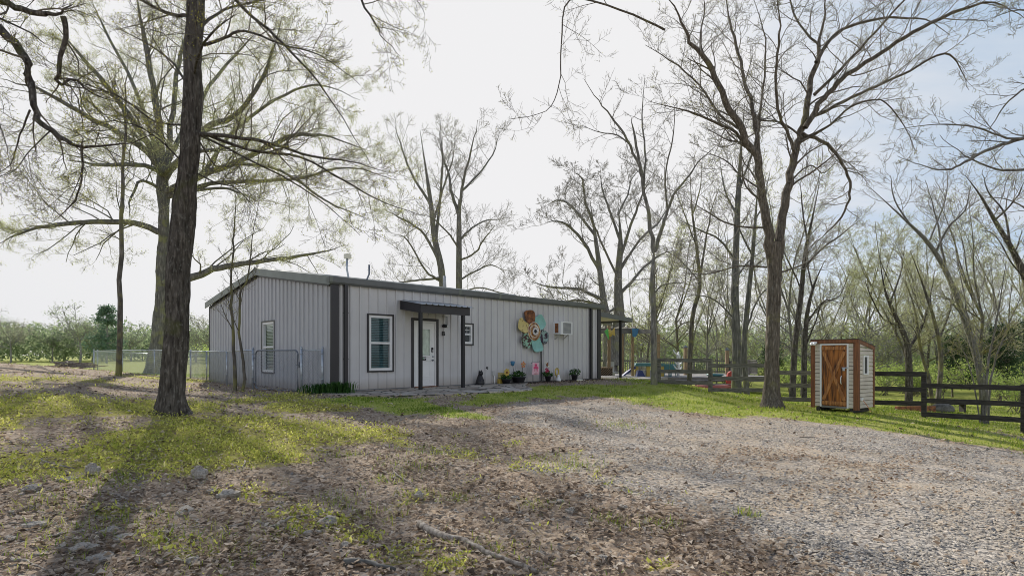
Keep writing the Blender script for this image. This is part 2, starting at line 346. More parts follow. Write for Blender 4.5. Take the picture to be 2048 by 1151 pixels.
# ------------------------------------------------------------------ ground sheet
def build_ground():
    n=560; u=np.linspace(-1,1,n); k=7.6
    gx=900*np.sinh(k*u)/np.sinh(k); gy=900*np.sinh(k*u)/np.sinh(k)+5
    X,Y=np.meshgrid(gx,gy); Z=H(X,Y); gr,gs,yl=masks(X,Y)
    near=sstep(25,8,np.hypot(X,Y))
    Z=Z+near*(1-gr)*(.018*nz(X,Y,4.3,5)+.012*nz(X,Y,9.1,6))+near*gr*.008*nz(X,Y,2.2,8)
    V=np.stack([X,Y,Z],-1).reshape(-1,3)
    i=np.arange(n-1); a=(i[:,None]*n+i[None,:]).ravel(); F=np.stack([a,a+1,a+n+1,a+n],1)
    me=fastmesh('ground',V,F,None,True)
    for nm,A in(('gravel',gr),('grass',gs),('yellow',yl)):
        at=me.attributes.new(nm,'FLOAT','POINT'); at.data.foreach_set('value',A.ravel().astype(np.float32))
    m,t,b=nt('ground_soil'); v=coord(t); wob=noise(t,v,2.2,6,.6); wob2=noise(t,v,7,5,.65); big=noise(t,v,.35,4)
    def crisp(nm,w=.35):
        f=mathn(t,'ADD',attr(t,nm),mathn(t,'MULTIPLY',mathn(t,'SUBTRACT',mathn(t,'ADD',mathn(t,'MULTIPLY',wob,.5),mathn(t,'MULTIPLY',wob2,.5)),.5),1.7))
        return ramp(t,f,[(.5-w/2,(0,0,0)),(.5+w/2,(1,1,1))])
    vs=t.nodes.new('ShaderNodeTexVoronoi'); vs.inputs['Scale'].default_value=19; vs.inputs['Randomness'].default_value=1; t.links.new(coord(t,(1,1.0,1),rot=(0,0,.5)),vs.inputs['Vector'])
    sep=t.nodes.new('ShaderNodeSeparateColor'); t.links.new(vs.outputs['Color'],sep.inputs[0])
    vs2=t.nodes.new('ShaderNodeTexVoronoi'); vs2.inputs['Scale'].default_value=47; t.links.new(v,vs2.inputs['Vector'])
    sep2=t.nodes.new('ShaderNodeSeparateColor'); t.links.new(vs2.outputs['Color'],sep2.inputs[0])
    lit=ramp(t,sep.outputs[0],[(.0,(.07,.05,.036)),(.3,(.17,.13,.095)),(.6,(.3,.24,.185)),(.85,(.41,.345,.28)),(1,(.52,.46,.4))])
    lit2=ramp(t,sep2.outputs[0],[(.0,(.08,.06,.042)),(.45,(.19,.145,.108)),(.8,(.31,.25,.195)),(1,(.43,.375,.32))])
    litter=mix(t,.5,lit,lit2)
    soil=ramp(t,wob2,[(.3,(.26,.21,.155)),(.7,(.44,.37,.29))])
    litter=mix(t,ramp(t,big,[(.42,(0,0,0)),(.62,(.6,.6,.6))]),litter,soil)
    gv=t.nodes.new('ShaderNodeTexVoronoi'); gv.inputs['Scale'].default_value=34; t.links.new(v,gv.inputs['Vector'])
    gsx=t.nodes.new('ShaderNodeSeparateColor'); t.links.new(gv.outputs['Color'],gsx.inputs[0])
    grc=ramp(t,gsx.outputs[0],[(.0,(.07,.067,.064)),(.35,(.22,.21,.2)),(.7,(.37,.345,.31)),(1,(.56,.52,.46))])
    grc=mix(t,ramp(t,mathn(t,'ADD',mathn(t,'MULTIPLY',wob,.5),mathn(t,'MULTIPLY',big,.5)),[(.42,(0,0,0)),(.6,(.8,.8,.8))]),grc,(.4,.33,.245))
    gcol=ramp(t,wob2,[(.25,(.12,.17,.03)),(.5,(.26,.31,.06)),(.78,(.42,.42,.12))])
    gcol=mix(t,ramp(t,big,[(.4,(0,0,0)),(.7,(.55,.55,.55))]),gcol,(.3,.29,.09))
    ycol=ramp(t,wob2,[(.3,(.11,.09,.045)),(.5,(.24,.23,.05)),(.7,(.4,.37,.08))])
    c=mix(t,crisp('gravel',.5),litter,grc)
    c=mix(t,crisp('yellow',.4),c,ycol); c=mix(t,crisp('grass',.3),c,gcol)
    c=mix(t,1.0,c,(1.27,1.2,1.11),'MULTIPLY'); t.links.new(c,b.inputs['Base Color']); b.inputs['Roughness'].default_value=.95; b.inputs['Specular IOR Level'].default_value=.2
    hh=mathn(t,'ADD',mathn(t,'MULTIPLY',sep.outputs[1],.5),mathn(t,'ADD',mathn(t,'MULTIPLY',gsx.outputs[1],.5),wob2)); bump(t,b,hh,.8,.03)
    o=link('ground',me,m); tag(o,kind='structure')
build_ground()
# ------------------------------------------------------------------ ground cover (uncountable: stuff)
def clear_of(X,Y):
    lx=(X-C0[0])*UX+(Y-C0[1])*UY; lv=-(X-C0[0])*UY+(Y-C0[1])*UX
    k=~((lx>-.05)&(lx<BL+2.6)&(lv>-.05)&(lv<BW)); k&=~((lx>-.6)&(lx<6.6-.45*(-lv-1))&(lv>-3.2)&(lv<0)&(lv>-1-2.2*np.clip((lx+.6)/1.8,0,1)))
    return k
def polar(n,d0,d1,pw=1.0):
    a=rng.uniform(-R(54),R(54),n); u=rng.random(n)
    d=d0*(d1/d0)**(u**pw); return np.sin(a)*d,np.cos(a)*d,d
def cards(X,Y,Z,size,asp,tilt,yaw=None,bend=.25):
    n=len(X); yaw=rng.uniform(0,2*np.pi,n) if yaw is None else yaw
    ax=np.stack([np.cos(yaw),np.sin(yaw),rng.normal(0,tilt,n)],1); ay=np.stack([-np.sin(yaw),np.cos(yaw),rng.normal(0,tilt,n)],1)
    s=size[:,None]; w=s*asp; C=np.stack([X,Y,Z],1)
    up=np.zeros((n,3)); up[:,2]=1; b=(rng.uniform(-.2,1,n)*bend)[:,None]*s*up
    p0=C-ax*s*.5; p1=C-ay*w*.5+b; p2=C+ax*s*.5+b*.4; p3=C+ay*w*.5+b
    V=np.stack([p0,p1,p2,p3],1).reshape(-1,3); i=np.arange(n)*4
    F=np.concatenate([np.stack([i,i+1,i+2],1),np.stack([i,i+2,i+3],1)]); return V,F
def stuffobj(name,V,F,r,mat,label=None,cat=None,rep=1):
    o=link(name,fastmesh(name,V,F,r),M[mat]); return tag(o,label,cat,kind='stuff')
def scatter_litter():
    X,Y,d=polar(230000,1.6,30); gr,gs,yl=masks(X,Y); p=(1-gr*.93)*(1-gs*.9)*(1-np.clip(yl,0,1)*.62)*(.4+.5*sstep(-.5,.5,nz(X,Y,1.7,4)+.5*nz(X,Y,5.3,14)))
    k=(rng.random(len(X))<p)&clear_of(X,Y); X,Y,d=X[k],Y[k],d[k]
    sz=(.014+.06*rng.random(len(X))**2.0)*(1+d*.028); Z=H(X,Y)+rng.uniform(.008,.035,len(X)); V,F=cards(X,Y,Z,sz,rng.uniform(.3,.75,len(X))[:,None],.23,None,.45)
    r=rng.beta(1.6,1.7,len(X)); stuffobj('leaf_litter',V,F,np.concatenate([r,r]),'litter','brown and grey dead leaves strewn over the bare yard','leaf litter')
    # drifts of oak leaves blown over the gravel
    pts=[]
    for px,py,sx,sy,n in [(1180,840,1.3,.6,1500),(1010,855,.9,.5,1300),(1120,870,1.0,.5,900),(1500,925,1.6,.5,1500),(1700,930,1.6,.5,1500),(1620,905,1.5,.5,700),(1790,960,1.6,.4,900),(1420,915,1,.3,600),(1950,905,1.6,.5,900),(1340,985,1.5,.5,500),(1600,1000,2,.6,500),(1870,1000,1.5,.5,500)]:
        c=G(px,py); pts.append(np.stack([rng.normal(c.x,sx,int(n*.6)),rng.normal(c.y,sy,int(n*.6))],1))
    Q=np.concatenate(pts); X,Y=Q[:,0],Q[:,1]; k=nz(X,Y,2.6,9)+.5*nz(X,Y,6,3)>-.1; X,Y=X[k],Y[k]
    Z=H(X,Y)+rng.uniform(.012,.04,len(X)); V,F=cards(X,Y,Z,rng.uniform(.025,.06,len(X)),rng.uniform(.4,.75,len(X))[:,None],.22,None,.35)
    r=rng.random(len(X)); stuffobj('oak_leaf_drift',V,F,np.concatenate([r,r]),'litter_orange','tan dry oak leaves blown in drifts over the gravel','fallen leaves')
def scatter_pebbles():
    X,Y,d=polar(330000,1.6,19,.9); gr,gs,yl=masks(X,Y); p=np.clip(gr,0,1)*(.5+.5*sstep(-.6,.4,nz(X,Y,1.3,21)))+.14*(1-gs)*(1-yl)
    k=(rng.random(len(X))<p)&clear_of(X,Y); X,Y,d=X[k],Y[k],d[k]; n=len(X)
    s=rng.gamma(2.6,.0019,n)+.0032; s=np.minimum(s,.018)*(1+d*.05); Z=H(X,Y)+s*.15
    base=np.array([(1,0,0),(0,1,0),(-1,0,0),(0,-1,0),(0,0,1),(.0,.0,-.6)],float)
    J=base[None]*(1+rng.uniform(-.35,.35,(n,6,1)))+rng.normal(0,.12,(n,6,3)); yaw=rng.uniform(0,6.28,n); c,sn=np.cos(yaw)[:,None],np.sin(yaw)[:,None]
    J[:,:,2]*=rng.uniform(.4,.8,n)[:,None]; JX=J[:,:,0]*c-J[:,:,1]*sn; JY=J[:,:,0]*sn+J[:,:,1]*c
    V=np.stack([X[:,None]+JX*s[:,None],Y[:,None]+JY*s[:,None]*.85,Z[:,None]+J[:,:,2]*s[:,None]],-1).reshape(-1,3)
    f=np.array([(0,1,4),(1,2,4),(2,3,4),(3,0,4)]); F=(np.arange(n)[:,None,None]*6+f[None]).reshape(-1,3)
    r=np.clip(rng.normal(.5,.24,n),0,1); stuffobj('gravel',V,F,np.repeat(r,4),'pebble','grey crushed gravel covering the parking area','gravel')
def blades(X,Y,h,w,lean):
    n=len(X); Z=H(X,Y)-.01; yaw=rng.uniform(0,6.28,n); la=rng.uniform(0,6.28,n); l=rng.uniform(0,lean,n)*h
    B=np.stack([X,Y,Z],1); s=np.stack([np.cos(yaw),np.sin(yaw),np.zeros(n)],1)*(w/2)[:,None]
    m=B+np.stack([np.cos(la)*l*.35,np.sin(la)*l*.35,h*.6],1); tp=B+np.stack([np.cos(la)*l,np.sin(la)*l,h],1)
    V=np.stack([B-s,B+s,m+s*.7,m-s*.7,tp],1).reshape(-1,3); i=np.arange(n)*5
    F=np.concatenate([np.stack([i,i+1,i+2],1),np.stack([i,i+2,i+3],1),np.stack([i+3,i+2,i+4],1)]); return V,F
def scatter_grass():
    X,Y,d=polar(420000,4,42,.75); gr,gs,yl=masks(X,Y); cl=nz(X,Y,2.4,12)+.6*nz(X,Y,7.3,5)
    p=gs*(.35+.65*sstep(-.7,.3,cl)); k=(rng.random(len(X))<p)&clear_of(X,Y); X,Y,d,cl=X[k],Y[k],d[k],cl[k]
    h=rng.uniform(.02,.06,len(X))*(1+.9*sstep(.1,.9,cl))*(1+d*.006); V,F=blades(X,Y,h,rng.uniform(.005,.011,len(X))*(1+d*.05),.9)
    dark=sstep(-.2,.25,sdist(X,Y,GREEN_A)); r=np.clip(rng.normal(.5,.2,len(X))+.1*nz(X,Y,.8,3)-.22*dark,0,1); stuffobj('grass',V,F,np.tile(r,3),'grass_blade','short green grass on the lawn strip and pasture','grass')
    # low yellow-green chickweed patches + tufts
    X,Y,d=polar(480000,1.8,26,.85); gr,gs,yl=masks(X,Y); cl=nz(X,Y,3.7,2)+.7*nz(X,Y,9,7)
    k=(rng.random(len(X))<yl*(.25+.75*sstep(-.5,.5,cl)))&clear_of(X,Y); X,Y,d,cl=X[k],Y[k],d[k],cl[k]
    Z=H(X,Y)+rng.uniform(.005,.06,len(X))*(1+.8*np.clip(cl,0,1.2)); V,F=cards(X,Y,Z,rng.uniform(.012,.03,len(X))*(1+d*.03),rng.uniform(.5,.9,len(X))[:,None],.8)
    r=np.clip(rng.normal(.48,.2,len(X))+.12*cl,0,1); stuffobj('chickweed',V,F,np.concatenate([r,r]),'weed','low yellow green weeds spreading around the big tree','weeds')
    T=[]; 
    for px,py,s in [(735,1040,.16),(910,1000,.1),(975,1105,.18),(1075,1022,.12),(840,990,.1),(250,965,.3),(240,955,.3),(690,915,.14),(265,1045,.25),(50,960,.2),(385,1085,.2),(560,1070,.15),(650,1010,.22),(780,965,.12),(560,915,.2),(330,890,.4),(300,910,.4),(1320,1050,.1),(1225,1055,.1),(100,1010,.2),(830,935,.25),(1140,938,.2),(870,905,.3),(1500,1035,.06),(205,1060,.3),(440,1120,.2),(60,1120,.3),(1240,850,.3),(1100,920,.25)]:
        c=G(px,py); s*=1.9; m=int(90*s/.2+30); T.append(np.stack([rng.normal(c.x,s*.6,m),rng.normal(c.y,s*.5,m)],1))
    X,Y,d=polar(30000,1.8,16); gr,gs,yl=masks(X,Y); k=(rng.random(len(X))<(1-gr)*.3*sstep(.35,.7,nz(X,Y,4.1,13)))&clear_of(X,Y); T.append(np.stack([X[k],Y[k]],1))
    X,Y,d=polar(60000,1.8,24); gr,gs,yl=masks(X,Y); k=(rng.random(len(X))<yl*.5*sstep(.0,.5,nz(X,Y,5.1,3)))&clear_of(X,Y); T.append(np.stack([X[k],Y[k]],1))
    Q=np.concatenate(T); X,Y=Q[:,0],Q[:,1]; V,F=blades(X,Y,.02+.09*rng.random(len(X))**1.7,rng.uniform(.004,.008,len(X))*(1+np.hypot(X,Y)*.04),1.1)
    r=np.clip(rng.normal(.55,.2,len(X)),0,1); stuffobj('grass_tufts',V,F,np.tile(r,3),'grass_blade','scattered green grass tufts poking through the dead leaves','grass')
scatter_litter(); scatter_pebbles(); scatter_grass()
# ------------------------------------------------------------------ rocks and fallen sticks
def rock_mesh(name,seed,flat):
    r=random.Random(seed); mb=MB(); mb.ball((0,0,0),1,12,8,(1,.75,flat)); off=Vector((seed*3.1,seed*1.7,0)); vs=[]
    for v in mb.v:
        q=Vector(v); n=mnoise.noise(q*1.1+off)*.42+mnoise.noise(q*2.7+off)*.16; q*=1+n
        q.z=round(q.z/(flat*.55))*flat*.55*.6+q.z*.4; q.x=q.x*.75+.25*round(q.x*2)/2; vs.append(q)
    me=bpy.data.meshes.new(name); me.from_pydata(vs,[],mb.f); me.update(); return me
ROCKM=[rock_mesh('rock',i,f) for i,f in enumerate([.8,.35,.3,.5,.28,.42])]
for m_ in ROCKM: m_.materials.append(M['rock'])
def rock(px,py,wpx,k,label,group=None,rz=None,sink=.25):
    c=G(px,py); s=wpx/FPX*c.y*.5; o=bpy.data.objects.new('rock',ROCKM[k]); COL.objects.link(o); o.scale=(s,s,s*1.0)
    o.location=(c.x,c.y,c.z+s*(.55 if k==0 else .12)); o.rotation_euler=(random.uniform(-.12,.12),random.uniform(-.12,.12),random.uniform(0,6.28) if rz is None else rz)
    return tag(o,label,'rock',group)
for a in [(398,957,36,0,'blocky tan rock standing upright, tallest of the rocks in the leaf litter'),(456,994,46,3,'rounded grey rock right of the upright blocky tan rock'),
 (425,990,24,1,'small pale rock between the blocky rock and the rounded grey one'),(372,1024,42,2,'thin flat slab below the blocky tan rock'),(62,985,38,3,'dome shaped rock near the left edge in the tree shadow'),
 (184,952,32,0,'mossy dark stone beside the fallen branches in the tree shadow'),(135,962,34,1,'flat grey stone left of the mossy dark stone'),(68,1066,46,1,'broad flat stone at the lower left in the tree shadow'),
 (222,1065,38,3,'rounded tan stone near lower left, above the pale slab'),(246,1084,46,4,'pale flat slab just below the rounded tan stone'),(168,1102,54,3,'large tan stone near the lower left corner'),
 (200,1134,58,4,'wide flat slab at the bottom edge, lower left'),(640,1029,30,1,'flat grey stone right of the long curved branch'),(655,1052,48,5,'grey stone above the group of rocks near the bottom centre left'),
 (690,1092,32,3,'rounded stone at the right end of the bottom centre left rocks'),(838,1002,24,0,'small square tan block lying among dead leaves at centre'),(1143,1032,28,3,'brown stone beside a green tuft in the middle of the yard'),
 (1147,1084,22,5,'small grey stone on bare soil right of the long root'),(1203,1130,36,3,'pale tan angular stone at the bottom edge right of the root'),(1003,967,20,1,'lone flat grey pebble stone above the centre rocks'),
 (1118,1008,24,1,'small oval stone in the short row of centre stones'),(1178,997,24,1,'pale oval stone at the right end of the centre stones'),(1245,1015,26,2,'flat stone with green weeds on the gravel edge'),(385,1140,44,5,'brown stone at the bottom edge below the fallen branch')]:
    rock(*a)
for px,py,w in [(20,1090,30),(110,1075,22),(300,1040,18),(330,1000,18),(490,1015,20),(530,1060,22),(560,1010,18),(590,1130,26),(625,1068,34),(700,1115,24),(735,1085,22),(770,1120,28),(800,1070,22),(830,1110,26),(880,1140,24),(862,1098,20),(795,1098,18),(905,1010,18),(985,1000,18),(1030,1000,20),(1060,1005,18),(1090,985,16),(1290,1000,20),(1015,1045,18),(1055,1045,20),(285,955,16),(320,1125,24),(240,1020,18),(30,1030,22),(1145,990,16),(1300,1060,16),(1640,1085,14),(1630,1120,14),(1020,1080,18),(960,1130,18)]:
    rock(px,py,w,random.choice([1,2,3,4,5]),'small weathered grey stone half sunk in the leaf litter','small stones in the leaf litter')
def stick(pts,r,label,group=None,name='fallen_branch',mat='stick',twigs=1):
    W=[G(*p) for p in pts]; P2=[]
    for i in range(len(W)-1):
        for k in range(4):
            q=W[i].lerp(W[i+1],k/4); q=q+Vector((random.uniform(-.02,.02),random.uniform(-.02,.02),0)); P2.append(Vector((q.x,q.y,h1(q.x,q.y)+r*.7+.012)))
    P2.append(W[-1]+Vector((0,0,r*.6+.01))); n=len(P2); mb=MB(); mb.tube(P2,[r*(1-.6*i/(n-1))*random.uniform(.85,1.15) for i in range(n)],7)
    for _ in range(twigs):
        i=random.randrange(1,n-1); d=(P2[i+1]-P2[i-1]).normalized(); e=Vector((-d.y,d.x,.25))*random.choice((-1,1)); L=random.uniform(.1,.3)
        mb.tube([P2[i],P2[i]+(e*.5+d*.5)*L*.5,P2[i]+(e+d*.8)*L*.6+Vector((0,0,.02))],[r*.45,r*.3,r*.15],5)
    return tag(mb.build(name,M[mat],smooth=True),label,'branch' if name=='fallen_branch' else 'root',group)
stick([(838,1064),(880,1082),(930,1093),(985,1120),(1075,1156)],.035,'long pale exposed root running to the bottom edge at centre',name='tree_root',twigs=0)
stick([(690,1136),(735,1143),(790,1156)],.03,'dark thick root at the bottom edge left of the pale root',name='tree_root',mat='rock_dark',twigs=0)
for pts,r,l in [([(203,990),(245,1005),(305,1025)],.013,'straight slim branch under the blocky tan rock'),([(75,925),(110,935),(148,944)],.02,'thick dark branch lying in the tree shadow'),([(545,1062),(575,1050),(617,1042)],.022,'curved dark branch right of the vertical stick'),
 ([(335,1068),(334,1090),(335,1122)],.016,'short stick pointing straight at the viewer'),([(787,948),(805,962),(828,978)],.014,'slim stick slanting down at centre'),([(1018,940),(1045,952),(1072,964)],.012,'thin stick on the gravel edge'),
 ([(530,990),(590,993),(660,1000)],.012,'long thin stick right of the rounded grey rock'),([(1028,1034),(1060,1029),(1097,1033)],.015,'short grey stick right of centre near brown stone'),([(700,925),(750,935),(800,948)],.008,'wispy twig above the slanting stick'),
 ([(488,928),(487,950)],.012,'short upright twig in the yellow weeds'),([(0,1140),(50,1130),(95,1151)],.014,'forked stick at lower left corner'),([(140,985),(165,1000),(185,1010)],.008,'pale thin twig in the tree shadow'),
 ([(455,1060),(500,1052),(540,1057)],.012,'wavy twig between the two rock groups'),([(850,935),(890,932),(950,940)],.008,'dark wispy twig left of the gravel edge'),([(1600,876),(1640,878)],.012,'short stick lying on the gravel in front of the shed')]:
    stick(pts,r,l)
for _ in range(90):
    px=random.uniform(10,1250); py=random.uniform(880,1140); a=random.uniform(-.5,.5); L=random.uniform(20,60)
    stick([(px,py),(px+L*math.cos(a)*.5,py+L*math.sin(a)*.2),(px+L*math.cos(a),py+L*math.sin(a)*.35)],random.uniform(.004,.008),'thin brown twig lying among the dead leaves','twigs in the leaf litter',name='fallen_branch',twigs=1)
# ------------------------------------------------------------------ metal building (local axes: x along the front wall, y into the house)
RZ=math.atan2(UY,UX)
HOUSE=thing('metal_building','long grey ribbed metal building with dark trim and a gabled end','building',(C0[0],C0[1],0),RZ)
def L(px,py,q=0):                        # measure a spot on the plane q metres in front of the front wall
    a=(px-CX)/FPX; ox=C0[0]+UY*q; oy=C0[1]-UX*q
    t=(oy*a-ox)/(UX-UY*a); return t, CH+(HZ-py)/FPX*(oy+UY*t)
def LG(px,py,q=0):                       # same on the gable wall
    a=(px-CX)/FPX; ox=C0[0]-UX*q; oy=C0[1]-UY*q
    s=(oy*a-ox)/(-UY-UX*a); return s, CH+(HZ-py)/FPX*(oy+UX*s)
def ribwall(length,z0,zt,holes,period,place,depth=.042):
    us=[0.0]; u=0
    prof=[(0,0)]
    while u<length-.01:
        for du,dd in((.225/.305*period,0),(.24/.305*period,1),(.275/.305*period,1),(.29/.305*period,0),(period,0)):
            if u+du<length: prof.append((u+du,dd))
        u+=period
    prof.append((length,0)); ex=sorted({e for h in holes for e in h[:2]}); xs=[p[0] for p in prof]; ds=[p[1] for p in prof]
    for e in ex:
        if 0<e<length and min(abs(e-x) for x in xs)>1e-4: prof.append((e,float(np.interp(e,xs,ds))))
    prof.sort(); mb=MB()
    for (a,da),(b,db) in zip(prof,prof[1:]):
        if b-a<1e-6: continue
        m=(a+b)/2; segs=[(z0,None)]
        iv=[(z0,None)]; hs=[h for h in holes if h[0]<m<h[1]]
        pieces=[]; lo=z0
        for h in sorted(hs,key=lambda h:h[2]): pieces.append((lo,h[2])); lo=h[3]
        pieces.append((lo,None))
        for p,q in pieces:
            qa=zt(a) if q is None else q; qb=zt(b) if q is None else q
            if qa-p<1e-3: continue
            mb.add([place(a,da*depth,p),place(b,db*depth,p),place(b,db*depth,qb),place(a,da*depth,qa)],[(0,1,2,3)])
    return mb
fw=lambda a,d,z:(a,-d,z)
gw=lambda a,d,z:(-d,a,z)
# openings measured on the walls
def rect(pa,pb): (t0,za),(t1,zb)=L(*pa),L(*pb); return t0,t1,min(za,zb),max(za,zb)
_t0,_=L(736,690); _t1,_=L(784,690); BIGW=(_t0,_t1,L(760,741)[1],L(760,630)[1])
_t0,_=L(824,690); _t1,_=L(874,690); DOOR=(_t0,_t1,.0,L(850,639)[1])
_t0,_=L(924,670); _t1,_=L(944,670); SMW=(_t0,_t1,L(935,688)[1],L(935,648)[1])
_s0,_=LG(550.5,690); _s1,_=LG(526.5,690); GW=(_s0,_s1,LG(538,744)[1],LG(538,643)[1])
slope=(RH-EH)/(BW/2)
ribwall(BL,-.05,lambda u:EH,[BIGW,DOOR,SMW],.305,fw).build('front_wall',M['panel_grey'],HOUSE)
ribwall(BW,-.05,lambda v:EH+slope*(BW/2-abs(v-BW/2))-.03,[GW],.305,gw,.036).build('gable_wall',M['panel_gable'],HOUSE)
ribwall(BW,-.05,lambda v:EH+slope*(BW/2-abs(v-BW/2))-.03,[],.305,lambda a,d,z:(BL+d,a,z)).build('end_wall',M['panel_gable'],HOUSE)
ribwall(BL,-.05,lambda u:EH,[],.305,lambda a,d,z:(a,BW+d,z)).build('rear_wall',M['panel_grey'],HOUSE)
mb=MB(); mb.box(.01,BL-.01,.01,BW-.01,-.12,-.045); mb.build('slab',M['concrete'],HOUSE)
# roof: two ribbed slopes
mb=MB(); ov=.14
for sgn in(0,1):
    u=-ov
    while u<BL+ov-.01:
        u2=min(u+.305,BL+ov); pr=[(u,0),(u+.2,0),(u+.225,.03),(u+.265,.03),(u2,0)]
        for (a,da),(b,db) in zip(pr,pr[1:]):
            y0,y1=(-ov,BW/2) if sgn==0 else (BW+ov,BW/2)
            z0=EH+.08-slope*ov; z1=RH+.08
            q=[(a,y0,z0+da),(b,y0,z0+db),(b,y1,z1+db),(a,y1,z1+da)]; mb.add(q if sgn==0 else q[::-1],[(0,1,2,3)])
        u=u2
mb.build('roof',M['roof_metal'],HOUSE)
mb=MB(); mb.prism([(-.16,.02),(0,.1),(.16,.02),(.16,.05),(0,.13),(-.16,.05)],(-ov-.02,BW/2,RH+.05),(BL+ov+.02,BW/2,RH+.05),(0,1,0),(0,0,1)); mb.build('ridge_cap',M['rake_grey'],HOUSE)
# gutter along the front eave
GP=[(0,-.03),(-.1,-.03),(-.15,.02),(-.17,.17),(-.155,.17),(-.135,.15),(0,.15)]
mb=MB(); mb.prism(GP,(-.16,0,EH-.07),(BL+.2,0,EH-.07),(0,1,0),(0,0,1)); gut=mb.build('gutter',M['gutter_grey'],HOUSE)
mb=MB()
for px in (663,921,1001):
    t=L(px,600,.17)[0]; mb.prism([(p[0]*1.03-.002,p[1]*1.02-.002) for p in GP],(t-.05,0,EH-.07),(t+.05,0,EH-.07),(0,1,0),(0,0,1))
mb.build('gutter_joint',M['rake_grey'],gut)
# rake trim up the gable and down the far slope, boxed end
mb=MB()
for v0,v1,z0,z1 in((-.12,BW/2,EH-.03-slope*.12,RH-.03),(BW/2,BW+.2,RH-.03,EH-.03-slope*.2)):
    a=Vector((-.16,v0,z0)); b=Vector((-.16,v1,z1)); mb.prism([(0,-.08),(.0,.15),(.3,.15),(.3,.11),(.035,.11),(.035,-.08)],a,b,(1,0,0),(0,0,1))
mb.build('rake_trim',M['rake_grey'],HOUSE)
mb=MB()
for v0,v1,z0,z1 in((.05,BW/2,EH-.1,RH-.1),(BW/2,BW-.05,RH-.1,EH-.1)):
    mb.beam((-.055,v0,z0-.02),(-.055,v1,z1-.02),.03,.07)
mb.build('rake_shadow_strip',M['trim_dark'],HOUSE)
def corner(u,v,name='corner_trim'):
    mb=MB(); su=-1 if u==0 else 1; sv=-1 if v==0 else 1
    def bx(a,b,c,d): mb.box(min(a,b),max(a,b),min(c,d),max(c,d),-.04,EH-.075)
    bx(u+su*.045,u-su*.19,v+sv*.045,v+sv*.012); bx(u+su*.045,u+su*.012,v+sv*.0118,v-sv*.02)
    mb.build(name,M['trim_dark'],HOUSE)
for u in(0,BL):
    for v in(0,BW): corner(u,v)
for px in (692,1182.5):
    t=L(px,690,.08)[0]; mb=MB(); w=.052 if px<1000 else .055; mb.box(t-w,t+w,-.115,-.035,.06,EH-.09); mb.box(t-w-.006,t+w+.006,-.12,-.034,.9,.93); mb.box(t-w-.006,t+w+.006,-.12,-.034,2.2,2.23)
    mb.prism([(-.115,.0),(-.035,.0),(-.035,.08),(-.115,.08)],(t-w,0,.0),(t+w,0,.0),(0,1,0),(0,0,1)); mb.build('downspout',M['trim_dark'],HOUSE)
# base trim
mb=MB(); mb.box(.15,DOOR[0]-.09,-.045,-.005,-.045,.03); mb.box(DOOR[1]+.09,BL-.2,-.045,-.005,-.045,.03); mb.build('base_trim',M['gutter_grey'],HOUSE)
def window(hole,side,panes,name='window',blind='blind',open_room=True,grid=None):
    u0,u1,z0,z1=hole; pl=(lambda a,d,z:(a,-d,z)) if side=='f' else (lambda a,d,z:(-d,a,z))
    def bx(mb,a0,a1,d0,d1,c0,c1):
        p=pl(a0,d0,c0); q=pl(a1,d1,c1); mb.box(min(p[0],q[0]),max(p[0],q[0]),min(p[1],q[1]),max(p[1],q[1]),c0,c1)
    def ring(mb,o,w,d0,d1):
        a0,a1,b0,b1=u0-o,u1+o,z0-o,z1+o; bx(mb,a0,a1,d0,d1,b1-w,b1); bx(mb,a0,a1,d0,d1,b0,b0+w); bx(mb,a0,a0+w,d0,d1,b0+w,b1-w); bx(mb,a1-w,a1,d0,d1,b0+w,b1-w)
    mb=MB(); ring(mb,.035,.045,-.02,.055); root=mb.build(name,M['trim_dark'],HOUSE)
    mb=MB(); ring(mb,-.01,.075,-.06,.035); mid=(z0+z1)/2; bx(mb,u0+.085,u1-.085,-.05,.022,mid-.03,mid+.03); mb.build('frame',M['white_paint'],root)
    for k,(a,b) in enumerate(((z0+.085,mid-.03),(mid+.03,z1-.085))):
        mb=MB(); bx(mb,u0+.085,u1-.085,-.022,-.016,a,b); mb.build('pane',M['glass'],root)
        if grid and grid[k]:
            mb=MB(); nx,nyy=grid[k]
            for i in range(1,nx): x=u0+.085+(u1-u0-.17)*i/nx; bx(mb,x-.008,x+.008,-.012,-.004,a,b)
            for i in range(1,nyy): z=a+(b-a)*i/nyy; bx(mb,u0+.085,u1-.085,-.011,-.003,z-.008,z+.008)
            mb.build('muntin',M['white_paint'],root)
    if blind:
        mb=MB(); z=z0+.09
        while z<z1-.1:
            p0=pl(u0+.09,-.10,z+.012); p1=pl(u1-.09,-.075,z-.014)
            a,b,c,d=pl(u0+.09,-.105,z+.03),pl(u1-.09,-.105,z+.03),pl(u1-.09,-.072,z-.005),pl(u0+.09,-.072,z-.005)
            mb.add([a,b,c,d],[(0,1,2,3)]); z+=.05
        bx(mb,u0+.085,u1-.085,-.11,-.07,z1-.13,z1-.08); mb.build('blind',M[blind],root)
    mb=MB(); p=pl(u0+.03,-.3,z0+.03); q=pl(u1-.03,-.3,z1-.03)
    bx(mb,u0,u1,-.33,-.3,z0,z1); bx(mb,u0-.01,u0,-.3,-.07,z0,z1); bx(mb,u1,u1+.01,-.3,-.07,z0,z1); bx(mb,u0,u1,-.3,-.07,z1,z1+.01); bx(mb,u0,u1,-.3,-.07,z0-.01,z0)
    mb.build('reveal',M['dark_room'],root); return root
window(BIGW,'f',2); tag(window(GW,'g',2,blind='blind_white'),'white window with pale blind in the gable wall'); window(SMW,'f',2,blind=None,grid=((0,0),(2,2)))
